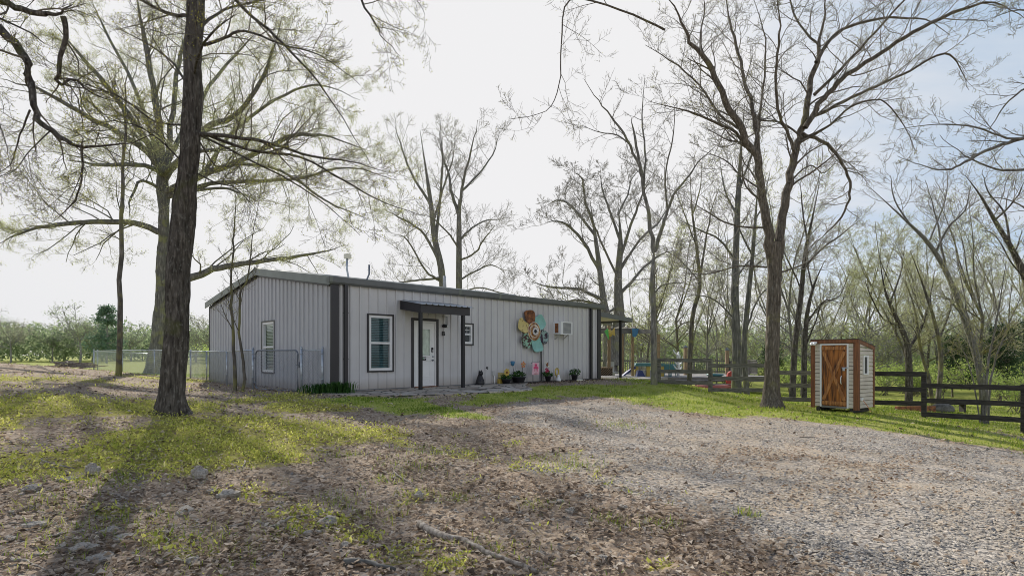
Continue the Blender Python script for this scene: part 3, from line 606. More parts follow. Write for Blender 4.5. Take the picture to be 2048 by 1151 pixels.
# front door
u0,u1,z0,z1=DOOR
mb=MB(); mb.box(u0-.03,u0+.045,-.05,.02,0,z1+.04); mb.box(u1-.045,u1+.03,-.05,.02,0,z1+.04); mb.box(u0+.045,u1-.045,-.05,.02,z1-.04,z1+.04); 
D=mb.build('door',M['trim_dark'],HOUSE)
mb=MB(); j=.05
mb.box(u0+.045,u0+.045+j,-.02,.05,.03,z1-.04); mb.box(u1-.045-j,u1-.045,-.02,.05,.03,z1-.04); mb.box(u0+.045+j,u1-.045-j,-.02,.05,z1-.04-j,z1-.04); mb.build('jamb',M['white_paint'],D)
a0,a1,top=u0+.045+j+.004,u1-.045-j-.004,z1-.04-j-.004; gx0,gx1=a0+.15,a1-.17; gz0,gz1=1.0,top-.2
mb=MB(); mb.box(a0,gx0,.005,.045,.035,top); mb.box(gx1,a1,.005,.045,.035,top); mb.box(gx0,gx1,.005,.045,.035,gz0); mb.box(gx0,gx1,.005,.045,gz1,top)
for zz0,zz1 in((.12,.26),(.33,.86)):
    w=.018
    for q in((gx0,gx1,zz0,zz0+w),(gx0,gx1,zz1-w,zz1),(gx0,gx0+w,zz0+w,zz1-w),(gx1-w,gx1,zz0+w,zz1-w)): mb.box(q[0],q[1],-.004,.006,q[2],q[3])
leaf=mb.build('door_leaf',M['white_paint'],D,bevel=.004)
mb=MB(); w=.03
for q in((gx0-w,gx1+w,gz0-w,gz0+.01),(gx0-w,gx1+w,gz1-.01,gz1+w),(gx0-w,gx0+.01,gz0+.01,gz1-.01),(gx1-.01,gx1+w,gz0+.01,gz1-.01)): mb.box(q[0],q[1],-.012,.006,q[2],q[3])
mb.build('glass_frame',M['white_paint'],D)
mb=MB(); mb.box(gx0,gx1,.018,.024,gz0,gz1); mb.build('door_glass',M['glass'],D)
mb=MB(); n=26; pr=[]
for i in range(n+1): pr.append((gx0+(gx1-gx0)*i/n,.05+.012*math.sin(i*1.35)))
mb.add([(x,y,gz0-.02) for x,y in pr]+[(x,y,gz1+.02) for x,y in pr],[(i,i+1,n+2+i,n+1+i) for i in range(n)]); mb.build('curtain',M['curtain'],D,True)
mb=MB(); mb.box(a1-.135,a1-.06,-.025,.005,1.12,1.27); kp=mb.build('keypad',M['black'],D,bevel=.006)
mb=MB(); mb.box(a1-.105,a1-.066,-.029,-.024,1.13,1.2); mb.build('keypad_cover',M['grey_plastic'],kp)
mb=MB(); mb.lathe([(.03,.0),(.03,-.02),(.018,-.035)],(a1-.07,.005,.985),12,'y'); mb.build('deadbolt',M['galv'],D,True)
mb=MB(); mb.lathe([(.03,.0),(.03,-.015),(.012,-.02),(.012,-.055)],(a1-.07,.005,.86),12,'y'); mb.tube([(a1-.07,-.05,.86),(a1-.12,-.055,.86),(a1-.17,-.05,.857)],.009,6); mb.build('handle',M['galv_dark'],D,True)
mb=MB(); mb.box(u0+.05,u1-.05,-.09,-.005,-.02,.028); mb.build('threshold',M['stain_trim'],D)
def text(s,size,name,mat,parent,loc,rot,ext=.003,bold=0):
    c=bpy.data.curves.new(name,'FONT'); c.body=s; c.size=size; c.extrude=ext; c.align_x='CENTER'; c.align_y='CENTER'; c.offset=bold
    o=bpy.data.objects.new(name,c); COL.objects.link(o); dg=bpy.context.evaluated_depsgraph_get(); me=bpy.data.meshes.new_from_object(o.evaluated_get(dg))
    bpy.data.objects.remove(o); me.materials.clear(); q=link(name,me,M[mat],parent); q.location=loc; q.rotation_euler=rot; return q
sx,sz=L(845,716.5)[0],L(845,716.5)[1]; 
t0_,t1_=L(841,716)[0],L(851.6,716)[0]
mb=MB(); mb.box(t0_,t1_,-.018,.004,sz-.055,sz+.05); sg=mb.build('door_sign',M['black'],D)
text('B',.085,'letter',"white_paint",sg,(L(849.5,716)[0],-.0185,sz),(R(90),0,0),.002,.004)
mb=MB(); q=L(846.3,716)[0]; mb.box(q-.03,q+.022,-.022,-.0175,sz-.022,sz+.026); mb.build('sign_mark',M['rust_teal'],sg)
# B on the wall, lamp with conduit
t,z=L(887,667,.04); text('B',.2,'wall_letter','black',HOUSE,(t,-.042,z),(R(90),0,0),.008,.006)
t,z=L(888.5,651.5,.05); mb=MB(); mb.lathe([(.055,0),(.055,-.03),(.03,-.04)],(t-.02,-.03,z),14,'y'); mb.tube([(t-.02,-.06,z),(t-.02,-.1,z+.0)],.022,8); mb.tube([(t-.06,-.11,z+.01),(t+.03,-.11,z-.004)],[.05,.058],12)
lampo=mb.build('wall_lamp',M['black'],HOUSE,True); mb=MB(); mb.tube([(t+.03,-.11,z-.004),(t+.1,-.11,z-.02)],[.04,.03],10); mb.build('bulb',M['white_paint'],lampo,True)
ct,cz=L(893.5,633,.03); mb=MB(); mb.tube([(ct,-.045,z),(ct,-.045,cz),(ct-.19,-.045,cz)],.014,6); mb.build('conduit',M['trim_dark'],HOUSE)
# awning over the door with two posts
A0,A1=L(799,610)[0],L(939,610,1.1)[0]; q=1.12
zb,zt=2.27,2.53; wt=2.70
AW=MB(); AW.box(A0,A1,-q-.0,-q+.04,zb,zt); 
AW.add([(A0,-q+.04,zb),(A0+.04,-q+.04,zb),(A0+.04,-.035,wt-.27),(A0,-.035,wt-.27),(A0,-q+.04,zt),(A0+.04,-q+.04,zt),(A0+.04,-.035,wt),(A0,-.035,wt)],[(0,3,2,1),(4,5,6,7),(0,1,5,4),(1,2,6,5),(2,3,7,6),(3,0,4,7)])
AW.add([(A1-.04,-q+.04,zb),(A1,-q+.04,zb),(A1,-.035,wt-.27),(A1-.04,-.035,wt-.27),(A1-.04,-q+.04,zt),(A1,-q+.04,zt),(A1,-.035,wt),(A1-.04,-.035,wt)],[(0,3,2,1),(4,5,6,7),(0,1,5,4),(1,2,6,5),(2,3,7,6),(3,0,4,7)])
awn=AW.build('awning',M['trim_dark'],HOUSE)
mb=MB(); u=A0-.05; e=A1+.08
while u<e-.01:
    pr=[(u,0),(min(u+.14,e),0),(min(u+.165,e),.028),(min(u+.2,e),.028),(min(u+.225,e),0)]
    for (a,da),(b,db) in zip(pr,pr[1:]): mb.add([(a,-q-.09,zt+.005-.02+da),(b,-q-.09,zt+.005-.02+db),(b,-.03,wt+.01+db),(a,-.03,wt+.01+da)],[(0,1,2,3)])
    u+=.225
mb.build('awning_sheet',M['roof_metal'],awn)
mb=MB(); mb.add([(A0+.042,-q+.042,zb+.02),(A1-.042,-q+.042,zb+.02),(A1-.042,-.04,wt-.24),(A0+.042,-.04,wt-.24)],[(3,2,1,0)]); mb.build('soffit',M['cream'],awn)
for px in(841,926):
    t=L(px,700,1.06)[0]; mb=MB(); gz=-.04; mb.box(t-.045,t+.045,-1.105,-1.015,gz,zb+.01); mb.box(t-.08,t+.08,-1.14,-.98,gz,gz+.02); mb.build('post',M['black'],awn)
# air conditioner through the wall
u0,u1=L(1113,655,.05)[0],L(1142,655,.36)[0]; z0=L(1128,668,.3)[1]; z1=L(1128,644,.3)[1]; u0=u1-.68
mb=MB(); mb.box(u0,u1,-.40,-.0,z0,z1); ac=mb.build('air_conditioner',M['white_paint'],HOUSE,bevel=.01)
mb=MB(); mb.box(u0-.02,u1+.02,-.42,-.38,z1-.03,z1+.015); mb.box(u0-.02,u1+.02,-.42,-.38,z0-.015,z0+.02); mb.box(u0-.02,u0+.12,-.42,-.38,z0+.02,z1-.03); mb.box(u1-.05,u1+.02,-.42,-.38,z0+.02,z1-.03); mb.build('face_frame',M['white_paint'],ac)
mb=MB(); z=z0+.04
while z<z1-.05: mb.box(u0+.121,u1-.051,-.415,-.398,z,z+.018); z+=.034
mb.build('grille',M['grey_plastic'],ac)
mb=MB(); mb.box(u0+.118,u1-.049,-.404,-.401,z0+.02,z1-.03); mb.build('grille_back',M['galv_dark'],ac)
mb=MB(); mb.box(u0-.004,u0,-.28,-.1,z0+.05,z1-.05); mb.build('side_vent',M['rust'],ac)
for x in(u0+.06,u1-.12):
    mb=MB(); mb.beam((x,-.32,z0-.012),(x,-.04,z0-.2),.04,.025); mb.build('bracket',M['grey_plastic'],ac)
# flue with terminal box, bent vent pipe, roof stack
def roofpipe(px,py0,py1,q,r,pts=None): pass
t,_=L(696,545); mb=MB(); yq=2.2; zr=EH+.08+slope*yq
def LQ(px,py,y):  # roof spot y metres behind the front wall
    return L(px,py,-y)
t,zb_=LQ(697,552,2.2); _,ztp=LQ(695,517,2.2); mb.tube([(t,2.2,zr-.05),(t-.01,2.2,zr+.1),(t-.06,2.2,zr+.35),(t-.05,2.2,ztp)],.032,8); vp=mb.build('flue_pipe',M['galv'],HOUSE,True)
mb=MB(); mb.box(t-.13,t+.04,2.11,2.29,ztp,ztp+.16); mb.box(t+.041,t+.075,2.13,2.27,ztp+.02,ztp+.14); mb.build('flue_cap',M['cream'],vp,bevel=.02)
t,_=LQ(733,553,2.2); _,ztp=LQ(737,529,2.2); mb=MB(); mb.tube([(t,2.2,zr-.05),(t+.0,2.2,zr+.03),(t+.1,2.2,zr+.25),(t+.1,2.2,ztp)],.03,8); mb.build('vent_pipe',M['galv_dark'],HOUSE,True)
t,_=LQ(889,563,2.2); mb=MB(); mb.tube([(t,2.2,zr-.05),(t,2.2,zr+.5)],.06,10); mb.build('vent_stack',M['grey_plastic'],HOUSE,True)
# hose tap, socket box with conduit, utility box
t,z=L(973,735,.05); mb=MB(); mb.tube([(t,-.0,z),(t,-.09,z)],.02,8); mb.tube([(t,-.08,z+.03),(t,-.1,z-.05)],.018,8); mb.lathe([(.035,0),(.035,.012)],(t,-.085,z+.03),10); mb.build('hose_tap',M['black'],HOUSE,True)
t,z=L(986,745,.06); mb=MB(); mb.box(t-.05,t+.05,-.1,-.034,z-.1,z+.07); sb=mb.build('outlet_box',M['grey_plastic'],HOUSE,bevel=.01); t2=L(988.5,757,.06)[0]; mb=MB(); mb.tube([(t2,-.07,z-.1),(t2,-.07,-.04)],.022,8); mb.build('conduit',M['white_paint'],sb,True)
t,z=L(1003,750,.1); mb=MB(); mb.box(t-.13,t+.13,-.16,-.034,z-.09,z+.1); ub=mb.build('gas_regulator_box',M['metal_box'],HOUSE,bevel=.015); mb=MB(); mb.box(t-.15,t+.02,-.14,-.035,z-.36,z-.12); mb.build('lower_box',M['yellow_plastic'],ub,bevel=.01); mb=MB(); mb.tube([(t-.06,-.09,z-.11),(t-.06,-.09,z-.13)],.02,6); mb.tube([(t+.07,-.09,z-.09),(t+.07,-.09,-.04)],.02,8); mb.build('pipe',M['galv_dark'],ub)
# lean-to porch roof off the far end
PW=2.45; zA,zB=2.86,2.70
mb=MB(); mb.add([(BL+.05,-.0,zA),(BL+PW,-.0,zB),(BL+PW,7,zB),(BL+.05,7,zA),(BL+.05,-.0,zA+.03),(BL+PW,-.0,zB+.03),(BL+PW,7,zB+.03),(BL+.05,7,zA+.03)],[(0,3,2,1),(4,5,6,7),(0,1,5,4),(1,2,6,5),(2,3,7,6),(3,0,4,7)])
pr_=mb.build('porch_roof',M['roof_metal'],HOUSE)
mb=MB(); mb.prism([(0,-.14),(-.05,-.14),(-.06,.06),(0,.06)],(BL+.05,-.0,zA-.02),(BL+PW+.05,-.0,zB-.02),(0,1,0),(0,0,1)); mb.beam((BL+PW+.02,0.003,zB-.05),(BL+PW+.02,7,zB-.05),.06,.18); mb.build('porch_fascia',M['gutter_grey'],pr_)
mb=MB()
for i in range(12):
    y=.1+i*.58; mb.add([(BL+.06,y,zA-.03),(BL+PW-.03,y,zB-.03),(BL+PW-.03,y+.55,zB-.03),(BL+.06,y+.55,zA-.03),(BL+.06,y,zA-.045),(BL+PW-.03,y,zB-.045),(BL+PW-.03,y+.55,zB-.045),(BL+.06,y+.55,zA-.045)],[(0,1,2,3),(7,6,5,4),(0,4,5,1),(3,2,6,7)])
mb.build('porch_ceiling',M['cream'],pr_)
for y in(.12,6.8):
    t=L(1241,700,-.12)[0] if y<1 else BL+PW-.2; mb=MB(); mb.box(t-.045,t+.045,y-.045,y+.045,-.06,2.75); mb.build('porch_post',M['black'],pr_)
# ------------------------------------------------------------------ flagstone apron in front of the door
def patio():
    pts=[L(640,783,.3),]; mb=MB()
    edge=[(-.05,-.06),(-.6,-.5),(-.5,-1.1),(.1,-2.3),(.6,-2.7),(1.2,-2.95),(2,-3.15),(2.7,-3.12),(3.8,-3.3),(4.7,-3.3),(5.2,-2.8),(5.6,-2.2),(6.2,-1.5),(6.9,-.9),(7.4,-.5),(7.4,-.06)]
    mb.poly([(a,b,-.12) for a,b in edge],(0,0,.125)); m,t,b=nt('flagstone'); v=coord(t,(1,1,1),'Object'); wv=noise(t,v,2,3,.5,1)
    vv=t.nodes.new('ShaderNodeMix'); vv.data_type='VECTOR'; vv.inputs[0].default_value=.12; t.links.new(v,vv.inputs[4]); t.links.new(wv,vv.inputs[5])
    e=voro(t,vv.outputs[1],2.6,'DISTANCE_TO_EDGE'); cell=t.nodes.new('ShaderNodeTexVoronoi'); cell.inputs['Scale'].default_value=2.6; t.links.new(vv.outputs[1],cell.inputs['Vector'])
    s=t.nodes.new('ShaderNodeSeparateColor'); t.links.new(cell.outputs['Color'],s.inputs[0])
    c=ramp(t,s.outputs[0],[(0,(.4,.32,.25)),(.5,(.55,.48,.39)),(1,(.65,.59,.51))]); c=mix(t,ramp(t,noise(t,v,14,4),[(.4,(0,0,0)),(.7,(.55,.55,.55))]),c,(.2,.14,.09))
    c=mix(t,ramp(t,e,[(.03,(1,1,1)),(.07,(0,0,0))]),c,(.06,.055,.04)); t.links.new(c,b.inputs['Base Color']); b.inputs['Roughness'].default_value=.9
    bump(t,b,ramp(t,e,[(.0,(0,0,0)),(.09,(1,1,1))]),.8,.03)
    o=mb.build('patio',m); o.location=(C0[0],C0[1],0); o.rotation_euler=(0,0,RZ); tag(o,kind='structure')
    mb=MB(); mb.box(BL-.0,BL+4.2,-.9,7.5,-.14,-.035); o=mb.build('porch_floor',M['concrete']); o.location=(C0[0],C0[1],0); o.rotation_euler=(0,0,RZ); tag(o,kind='structure')
    mb=MB(); mb.box(6.2,BL-.3,-.42,-.05,-.06,.012); m2=nmat('mulch',(.02,.015,.012),(.09,.06,.045),18,.95,.6); o=mb.build('mulch_bed',m2); o.location=(C0[0],C0[1],0); o.rotation_euler=(0,0,RZ); tag(o,kind='structure')
patio()
def wthing(name,label,cat,t,q,z=0,group=None): return thing(name,label,cat,(*BW2(t,-q),z),RZ,group)
def leaves(name,mat,parent,c,ext,n,size,up=0,seed=1,elong=.6):
    r=np.random.default_rng(seed); D=r.normal(0,1,(n,3)); D/=np.linalg.norm(D,axis=1)[:,None]; Rr=r.random(n)**.4
    C=np.array(c)+D*Rr[:,None]*np.array(ext); ax=D+r.normal(0,.6,(n,3)); ax[:,2]+=up; ax/=np.linalg.norm(ax,axis=1)[:,None]
    ay=np.cross(ax,r.normal(0,1,(n,3))); ay/=np.linalg.norm(ay,axis=1)[:,None]+1e-9; s=r.uniform(.6,1.3,n)[:,None]*size
    V=np.stack([C-ax*s*.5,C+ay*s*elong*.5,C+ax*s*.5,C-ay*s*elong*.5],1).reshape(-1,3); i=np.arange(n)*4; F=np.stack([i,i+1,i+2,i+3],1)
    return link(name,fastmesh(name,V,F,r.random(n)),M[mat],parent)
# metal flower hung on the wall
def flower():
    t0,z0=L(1069,661,.2); T=wthing('metal_flower','huge six petal flower of rusty painted scrap metal on the building wall','wall art',t0,.0,z0)
    zz=lambda x,y:(lambda a:(a[0]-t0,a[1]-z0))(L(1020+x/10.46,600+y/10.46,.16))
    data=[('rust',[(300,270),(330,222),(395,205),(460,210),(510,260),(517,400),(490,480),(400,500),(345,440)],.15),
     ('teal',[(505,410),(560,345),(640,292),(690,335),(730,420),(752,500),(705,590),(600,640),(530,560)],.13),
     ('rust_yellow',[(190,392),(240,368),(290,440),(380,500),(380,600),(345,672),(290,685),(172,600),(165,500)],.17),
     ('rust_mix',[(600,660),(660,608),(790,680),(800,800),(745,915),(650,865),(585,780)],.14),
     ('teal',[(450,810),(590,790),(640,870),(688,1030),(600,1078),(520,1075),(470,1000)],.16),
     ('rust_teal',[(235,790),(270,740),(340,690),(440,800),(435,920),(385,1003),(320,980),(245,860)],.15)]
    for m,pts,q in data:
        pp=[zz(*p) for p in pts]; cx=sum(p[0] for p in pp)/len(pp); cz=sum(p[1] for p in pp)/len(pp)
        # round the outline and dish the sheet
        ring=[]; n=len(pp)
        for i in range(n):
            for f in(0,.25,.5,.75):
                p0,p1,p2,p3=[pp[(i+k-1)%n] for k in range(4)]
                ring.append(tuple(.5*((2*p1[j])+(-p0[j]+p2[j])*f+(2*p0[j]-5*p1[j]+4*p2[j]-p3[j])*f*f+(-p0[j]+3*p1[j]-3*p2[j]+p3[j])*f**3) for j in(0,1)))
        mb=MB(); N=len(ring); vs=[]; 
        for s,dq in((1,0.0),(1,-.03),(.93,-.035),(.55,-.012)): vs+=[(cx+(a-cx)*s,-q+dq,cz+(b-cz)*s) for a,b in ring]
        vs.append((cx,-q-.005,cz)); fs=[(k*N+i,k*N+(i+1)%N,(k+1)*N+(i+1)%N,(k+1)*N+i) for k in range(3) for i in range(N)]+[(3*N+i,3*N+(i+1)%N,4*N) for i in range(N)]
        mb.add(vs,fs); mb.build('petal',M[m],T)
    hx,hz=zz(490,650); mb=MB(); mb.lathe([(.0,-.1),(.30,-.12),(.345,-.17),(.34,-.2),(.31,-.22),(.24,-.2),(.2,-.21),(.17,-.25),(.0,-.26)],(hx,0,hz),28,'y'); hub=mb.build('hub',M['rust_cream'],T,True)
    mb=MB(); mb.lathe([(.352,-.185),(.356,-.2),(.335,-.212),(.318,-.208)],(hx,0,hz),28,'y'); mb.build('rim',M['enamel'],hub,True)
    mb=MB()
    for k in range(14):
        a=2*math.pi*k/14; d=Vector((math.cos(a),0,math.sin(a))); e=Vector((-d.z,0,d.x)); c=Vector((hx,-.264,hz))
        mb.poly([c+d*.075-e*.012,c+d*.075+e*.012,c+d*.15+e*.022,c+d*.15-e*.022],(0,-.008,0))
    mb.build('tooth_ring',M['white_paint'],hub); mb=MB(); mb.lathe([(.0,-.26),(.07,-.262),(.06,-.285),(0,-.29)],(hx,0,hz),14,'y'); mb.build('hub_centre',M['black'],hub,True)
    tp=L(1083.5,700,.12)[0]-t0; mb=MB(); mb.tube([(tp,-.1,-z0),(tp-.02,-.1,-.45)],.028,8); mb.build('stem',M['trim_dark'],T)
flower()
def cat_statue():
    t,z=L(960,769,.25); T=wthing('cat_statue','small black sitting cat statue against the wall base','statue',t,.25)
    mb=MB(); mb.lathe([(.0,0),(.15,.0),(.16,.06),(.13,.18),(.09,.3),(.07,.36),(0,.37)],(0,0,0),14); mb.ball((.01,-.03,.4),.085,10,8); 
    for s in(-1,1): mb.tube([(.05*s,-.02,.45),(.055*s,-.02,.52)],[.03,.004],6)
    mb.tube([(.07,-.1,.0),(.06,-.1,.2)],.03,8); mb.tube([(-.07,-.1,.0),(-.06,-.1,.2)],.03,8); mb.tube([(-.12,.06,.03),(-.22,.0,.03),(-.2,-.1,.03)],[.03,.025,.012],6)
    mb.build('body',M['black'],T,True)
cat_statue()
def pot(px,w,h,label,n,ext,seed,flower=None,tall=0):
    t,_=L(px,765,.28); T=wthing('potted_plant',label,'potted plant',t,.28)
    mb=MB(); mb.lathe([(0,0),(w*.36,0),(w*.5,h),(w*.54,h),(w*.54,h+.03),(w*.46,h+.03),(w*.42,h-.02),(0,h-.02)],(0,0,0),16); mb.build('pot',M['terra'],T,True)
    leaves('foliage','plant_green',T,(0,0,h+ext[2]*.75),ext,n,.085,.4,seed)
    if flower: leaves('blossom',flower,T,(-w*.35,-.03,h+ext[2]*2.0),(.09,.06,.09),60,.07,0,seed+5,.9)
M['blossom_pink']=leafmat('blossom_pink',[(.5,.03,.1),(.75,.08,.2),(.85,.25,.35)],.3)
M['feather']=leafmat('feather',[(.55,.1,.03),(.75,.3,.08),(.3,.12,.04)],.2)
pot(1012.5,.34,.14,'low leafy plant in a small dark pot, left of the wide planter',160,(.24,.16,.13),3)
pot(1037.5,.5,.2,'wide dark planter full of green leaves with two flower stakes',240,(.32,.18,.14),4)
pot(1096,.24,.2,'dark pot with a pink blossom beside green leaves',130,(.3,.15,.12),5,'blossom_pink')
pot(1149,.26,.2,'dark pot with spiky green leaves nearest the far downspout',150,(.3,.18,.16),6)
def stake(px0,py0,px1,py1,label,kind,q=.24):
    t0,_=L(px0,py0,q); t1,z1=L(px1,py1,q); T=wthing('flower_stake',label,'garden stake',t0,q)
    mb=MB(); mb.tube([(0,0,-.03),((t1-t0),0,z1)],.009,6); mb.build('stake',M['black'],T)
    x=t1-t0; mb=MB()
    if kind=='yellow':
        for k in range(7):
            a=2*math.pi*k/7; d=Vector((math.cos(a),0,math.sin(a))); e=Vector((-d.z,0,d.x)); c=Vector((x,-.012,z1)); mb.poly([c+d*.03-e*.02,c+d*.11-e*.045,c+d*.15,c+d*.11+e*.045,c+d*.03+e*.02],(0,-.01,0))
        mb.build('bloom',M['yellow_plastic'],T); mb=MB(); mb.ball((x,-.025,z1),.04,8,6); mb.build('bloom_centre',M['rust'],T,True)
    elif kind=='blue':
        mb.lathe([(0,-.06),(.04,-.05),(.065,.0),(.085,.09),(.06,.12),(0,.05)],(x,0,z1),8); mb.build('bloom',M['blue_flower'],T,True)
    elif kind=='orange':
        for k in range(5):
            a=2*math.pi*k/5+.3; d=Vector((math.cos(a),0,math.sin(a))); e=Vector((-d.z,0,d.x)); c=Vector((x,-.012,z1)); mb.poly([c+d*.02,c+d*.09-e*.05,c+d*.13,c+d*.08+e*.05],(0,-.01,0))
        mb.build('bloom',M['orange_plastic'],T); mb=MB(); mb.ball((x,-.025,z1),.03,8,6); mb.build('bloom_centre',M['yellow_plastic'],T,True)
    else:
        mb.ball((x,-.01,z1),.05,8,6,(1,.6,1.4)); mb.tube([(x+.02,-.01,z1+.06),(x+.1,-.01,z1+.1)],[.02,.003],6); mb.build('bird_body',M['rust'],T,True)
        mb=MB(); mb.poly([(x-.01,-.0,z1),(x-.12,.02,z1+.12),(x-.03,.0,z1+.1)],(0,-.006,0)); mb.poly([(x+.0,-.03,z1-.02),(x+.12,-.04,z1-.05),(x+.03,-.03,z1-.1)],(0,-.006,0)); mb.build('wing',M['cream'],T)
stake(1011,766,1013,744,'yellow daisy garden stake behind the low potted plant','yellow',.34)
stake(1030,763,1025.3,728,'leaning garden stake with a blue tulip head','blue')
stake(1041,760,1046,728.5,'leaning garden stake with an orange flower head','orange')
stake(1094,765,1094,729,'thin garden stake topped by a small hummingbird','bird')
def flag():
    t,_=L(1070,770,.35); T=wthing('garden_flag','white garden flag with pink flamingos on a thin black stand','flag',t,.35)
    f=lambda px,py:(lambda a:(a[0]-t,a[1]))(L(px,py,.35))
    x0,z1=f(1064,725); x1,_=f(1077.5,725); _,z0=f(1070,749); mb=MB(); n=8
    vs=[(x0+(x1-x0)*i/n,-.02+.012*math.sin(i*1.1+k),z0+(z1-z0)*k/6) for k in range(7) for i in range(n+1)]; mb.add(vs,[(k*(n+1)+i,k*(n+1)+i+1,(k+1)*(n+1)+i+1,(k+1)*(n+1)+i) for k in range(6) for i in range(n)]); fl=mb.build('cloth',M['pale_pink'],T,True)
    mb=MB(); w=x1-x0; h=z1-z0; y=-.045
    for cx,cz,fl_ in((.3,.6,1),(.66,.58,-1)):
        c=[(x0+w*cx+.16*w*math.cos(a),y,z0+h*cz+.1*h*math.sin(a)) for a in np.linspace(0,6.28,12,endpoint=False)]; mb.poly(c,(0,-.004,0))
        neck=[(x0+w*(cx+fl_*.12),y,z0+h*(cz+.03)),(x0+w*(cx+fl_*.2),y,z0+h*(cz+.12)),(x0+w*(cx+fl_*.08),y,z0+h*(cz+.2)),(x0+w*(cx+fl_*.1),y,z0+h*(cz+.29)),(x0+w*(cx+fl_*.2),y,z0+h*(cz+.27))]; mb.tube(neck,.016,6)
        mb.tube([(x0+w*cx,y,z0+h*(cz-.08)),(x0+w*cx,y,z0+h*(cz-.33))],.008,5)
    mb.build('flamingo_print',M['pink'],fl); mb=MB()
    for k in range(5): mb.box(x0+w*(.22+.13*k),x0+w*(.3+.13*k),y-.003,y,z0+h*.07,z0+h*.13)
    mb.build('lettering',M['red_plastic'],fl)
    mb=MB(); mb.tube([(x0+.06,0,-.05),(x0+.05,0,z1+.02)],.008,6); mb.tube([(x0-.06,0,z1-.02),(x0+.02,-.01,z1+.015),(x1+.02,0,z1+.015),(x1+.05,0,z1+.06)],.008,6); mb.build('flag_stand',M['black'],T)
flag()
def figurine():
    t,_=L(1114,768,.3); T=wthing('garden_figurine','small white figurine with a yellow ring shaped ornament','figurine',t,.3)
    mb=MB(); mb.lathe([(0,0),(.1,.0),(.11,.05),(.07,.14),(.05,.18),(0,.2)],(.05,-.03,0),12); mb.ball((.05,-.03,.2),.06,10,8); mb.build('body',M['white_paint'],T,True)
    mb=MB(); pts=[(.1*math.cos(a),0,.36+.14*math.sin(a)) for a in np.linspace(0,6.28,15)]; mb.tube(pts,.03,8,False); mb.tube([(0,0,0),(0,0,.22)],.02,6); mb.build('ring_ornament',M['yellow_plastic'],T,True)
    t2,_=L(1158,762,.4); mb=MB(); mb.ball((0,0,0),.2,10,6,(1.2,.6,.25)); o=mb.build('splash_stone',M['cream'],None,True); o.location=(*BW2(t2,-.42),-.0); tag(o,'flat cream stone lying by the far corner flowerpot','stone')
figurine()
def clump(px,d,w,h,label,n,seed):
    c=onground(px,d); r=np.random.default_rng(seed); X=r.normal(0,w*.33,n); Y=r.normal(0,w*.2,n); hh=h*r.uniform(.5,1.1,n); la=r.uniform(0,6.28,n); l=hh*r.uniform(.2,.8,n)
    B=np.stack([X,Y,np.full(n,-.03)],1); s=np.stack([np.cos(la+1.57),np.sin(la+1.57),np.zeros(n)],1)*.011
    m=B+np.stack([np.cos(la)*l*.35,np.sin(la)*l*.35,hh*.75],1); tp=B+np.stack([np.cos(la)*l,np.sin(la)*l,hh*.85],1)
    V=np.stack([B-s,B+s,m+s,m-s,tp],1).reshape(-1,3); i=np.arange(n)*5; F=np.concatenate([np.stack([i,i+1,i+2],1),np.stack([i,i+2,i+3],1),np.stack([i+3,i+2,i+4],1)])
    o=link('lily_clump',fastmesh('lily_clump',V,F,np.tile(r.random(n),3)),M['plant_green']); o.location=c; tag(o,label,'plant')
clump(647,15.25,.75,.36,'dark green strappy clump left of the corner downspout',420,3); clump(676,15.15,.5,.42,'dark green strappy clump at the foot of the corner downspout',330,4)
# ------------------------------------------------------------------ chain-link fence and gate
def wires(mb,a,b,z0a,z0b,h,sp=.085,r=.0032):
    a=Vector((a[0],a[1],0)); b=Vector((b[0],b[1],0)); L_=(b-a).length; d=(b-a)/L_
    def pt(s,z): return a+d*s+Vector((0,0,z0a+(z0b-z0a)*s/L_+z))
    n=int((L_+h)/sp)
    for k in range(n+1):
        c=-h+k*sp
        s0,s1=max(0,c),min(L_,c+h)
        if s1-s0>.02: mb.tube([pt(s0,s0-c),pt(s1,s1-c)],r,3,False); mb.tube([pt(s0,h-(s0-c)),pt(s1,h-(s1-c))],r,3,False)
GA=Vector((*BW2(-.95,2.9),0)); 
gA=P(506,709,17.2); gB=P(603,709,15.95); gC=Vector((*BW2(-.12,.32),0)); gD=Vector((-14.3,24.8,0)); gE=Vector((-22.2,29.6,0)); gF=Vector((-13.5,39,0)); gG=Vector((*BW2(5,BW+6),0))
FH=1.2
def cpost(p,parent,h=FH+.06,r=.036,z=None):
    z=h1(p.x,p.y) if z is None else z; mb=MB(); mb.tube([(p.x,p.y,z-.1),(p.x,p.y,z+h)],r,10); mb.ball((p.x,p.y,z+h),r*1.15,8,6); 
    for k in(.3,.6,.9): mb.tube([(p.x,p.y,z+k*FH),(p.x,p.y,z+k*FH+.03)],r*1.2,10)
    mb.build('post',M['galv'],parent,True)
def run(label,pts,ends=True,step=3.0):
    T=thing('chain_link_fence',label,'fence'); 
    for (a,b) in zip(pts,pts[1:]):
        n=max(1,round((b-a).length/step)); Q=[a.lerp(b,i/n) for i in range(n+1)]
        mr=MB(); mw=MB()
        for i in range(n):
            za,zb=h1(Q[i].x,Q[i].y),h1(Q[i+1].x,Q[i+1].y); mr.tube([(Q[i].x,Q[i].y,za+FH),(Q[i+1].x,Q[i+1].y,zb+FH)],.022,8); wires(mw,Q[i],Q[i+1],za+.03,zb+.03,FH-.05)
            if i>0: cpost(Q[i],T,FH,.026)
        mr.build('top_rail',M['galv'],T,True); mw.build('wire_mesh',M['galv'],T); cpost(a,T)
    if ends: cpost(pts[-1],T)
    return T
run('silver chain-link fence running left from the gate to the far corner post',[gA,gD,gE])
run('silver chain-link fence behind, running back from the far corner post',[gE+Vector((.12,.1,0)),gF,gG],step=4.5)
run('narrow chain-link panel between the gate and the building corner',[gB,gC])
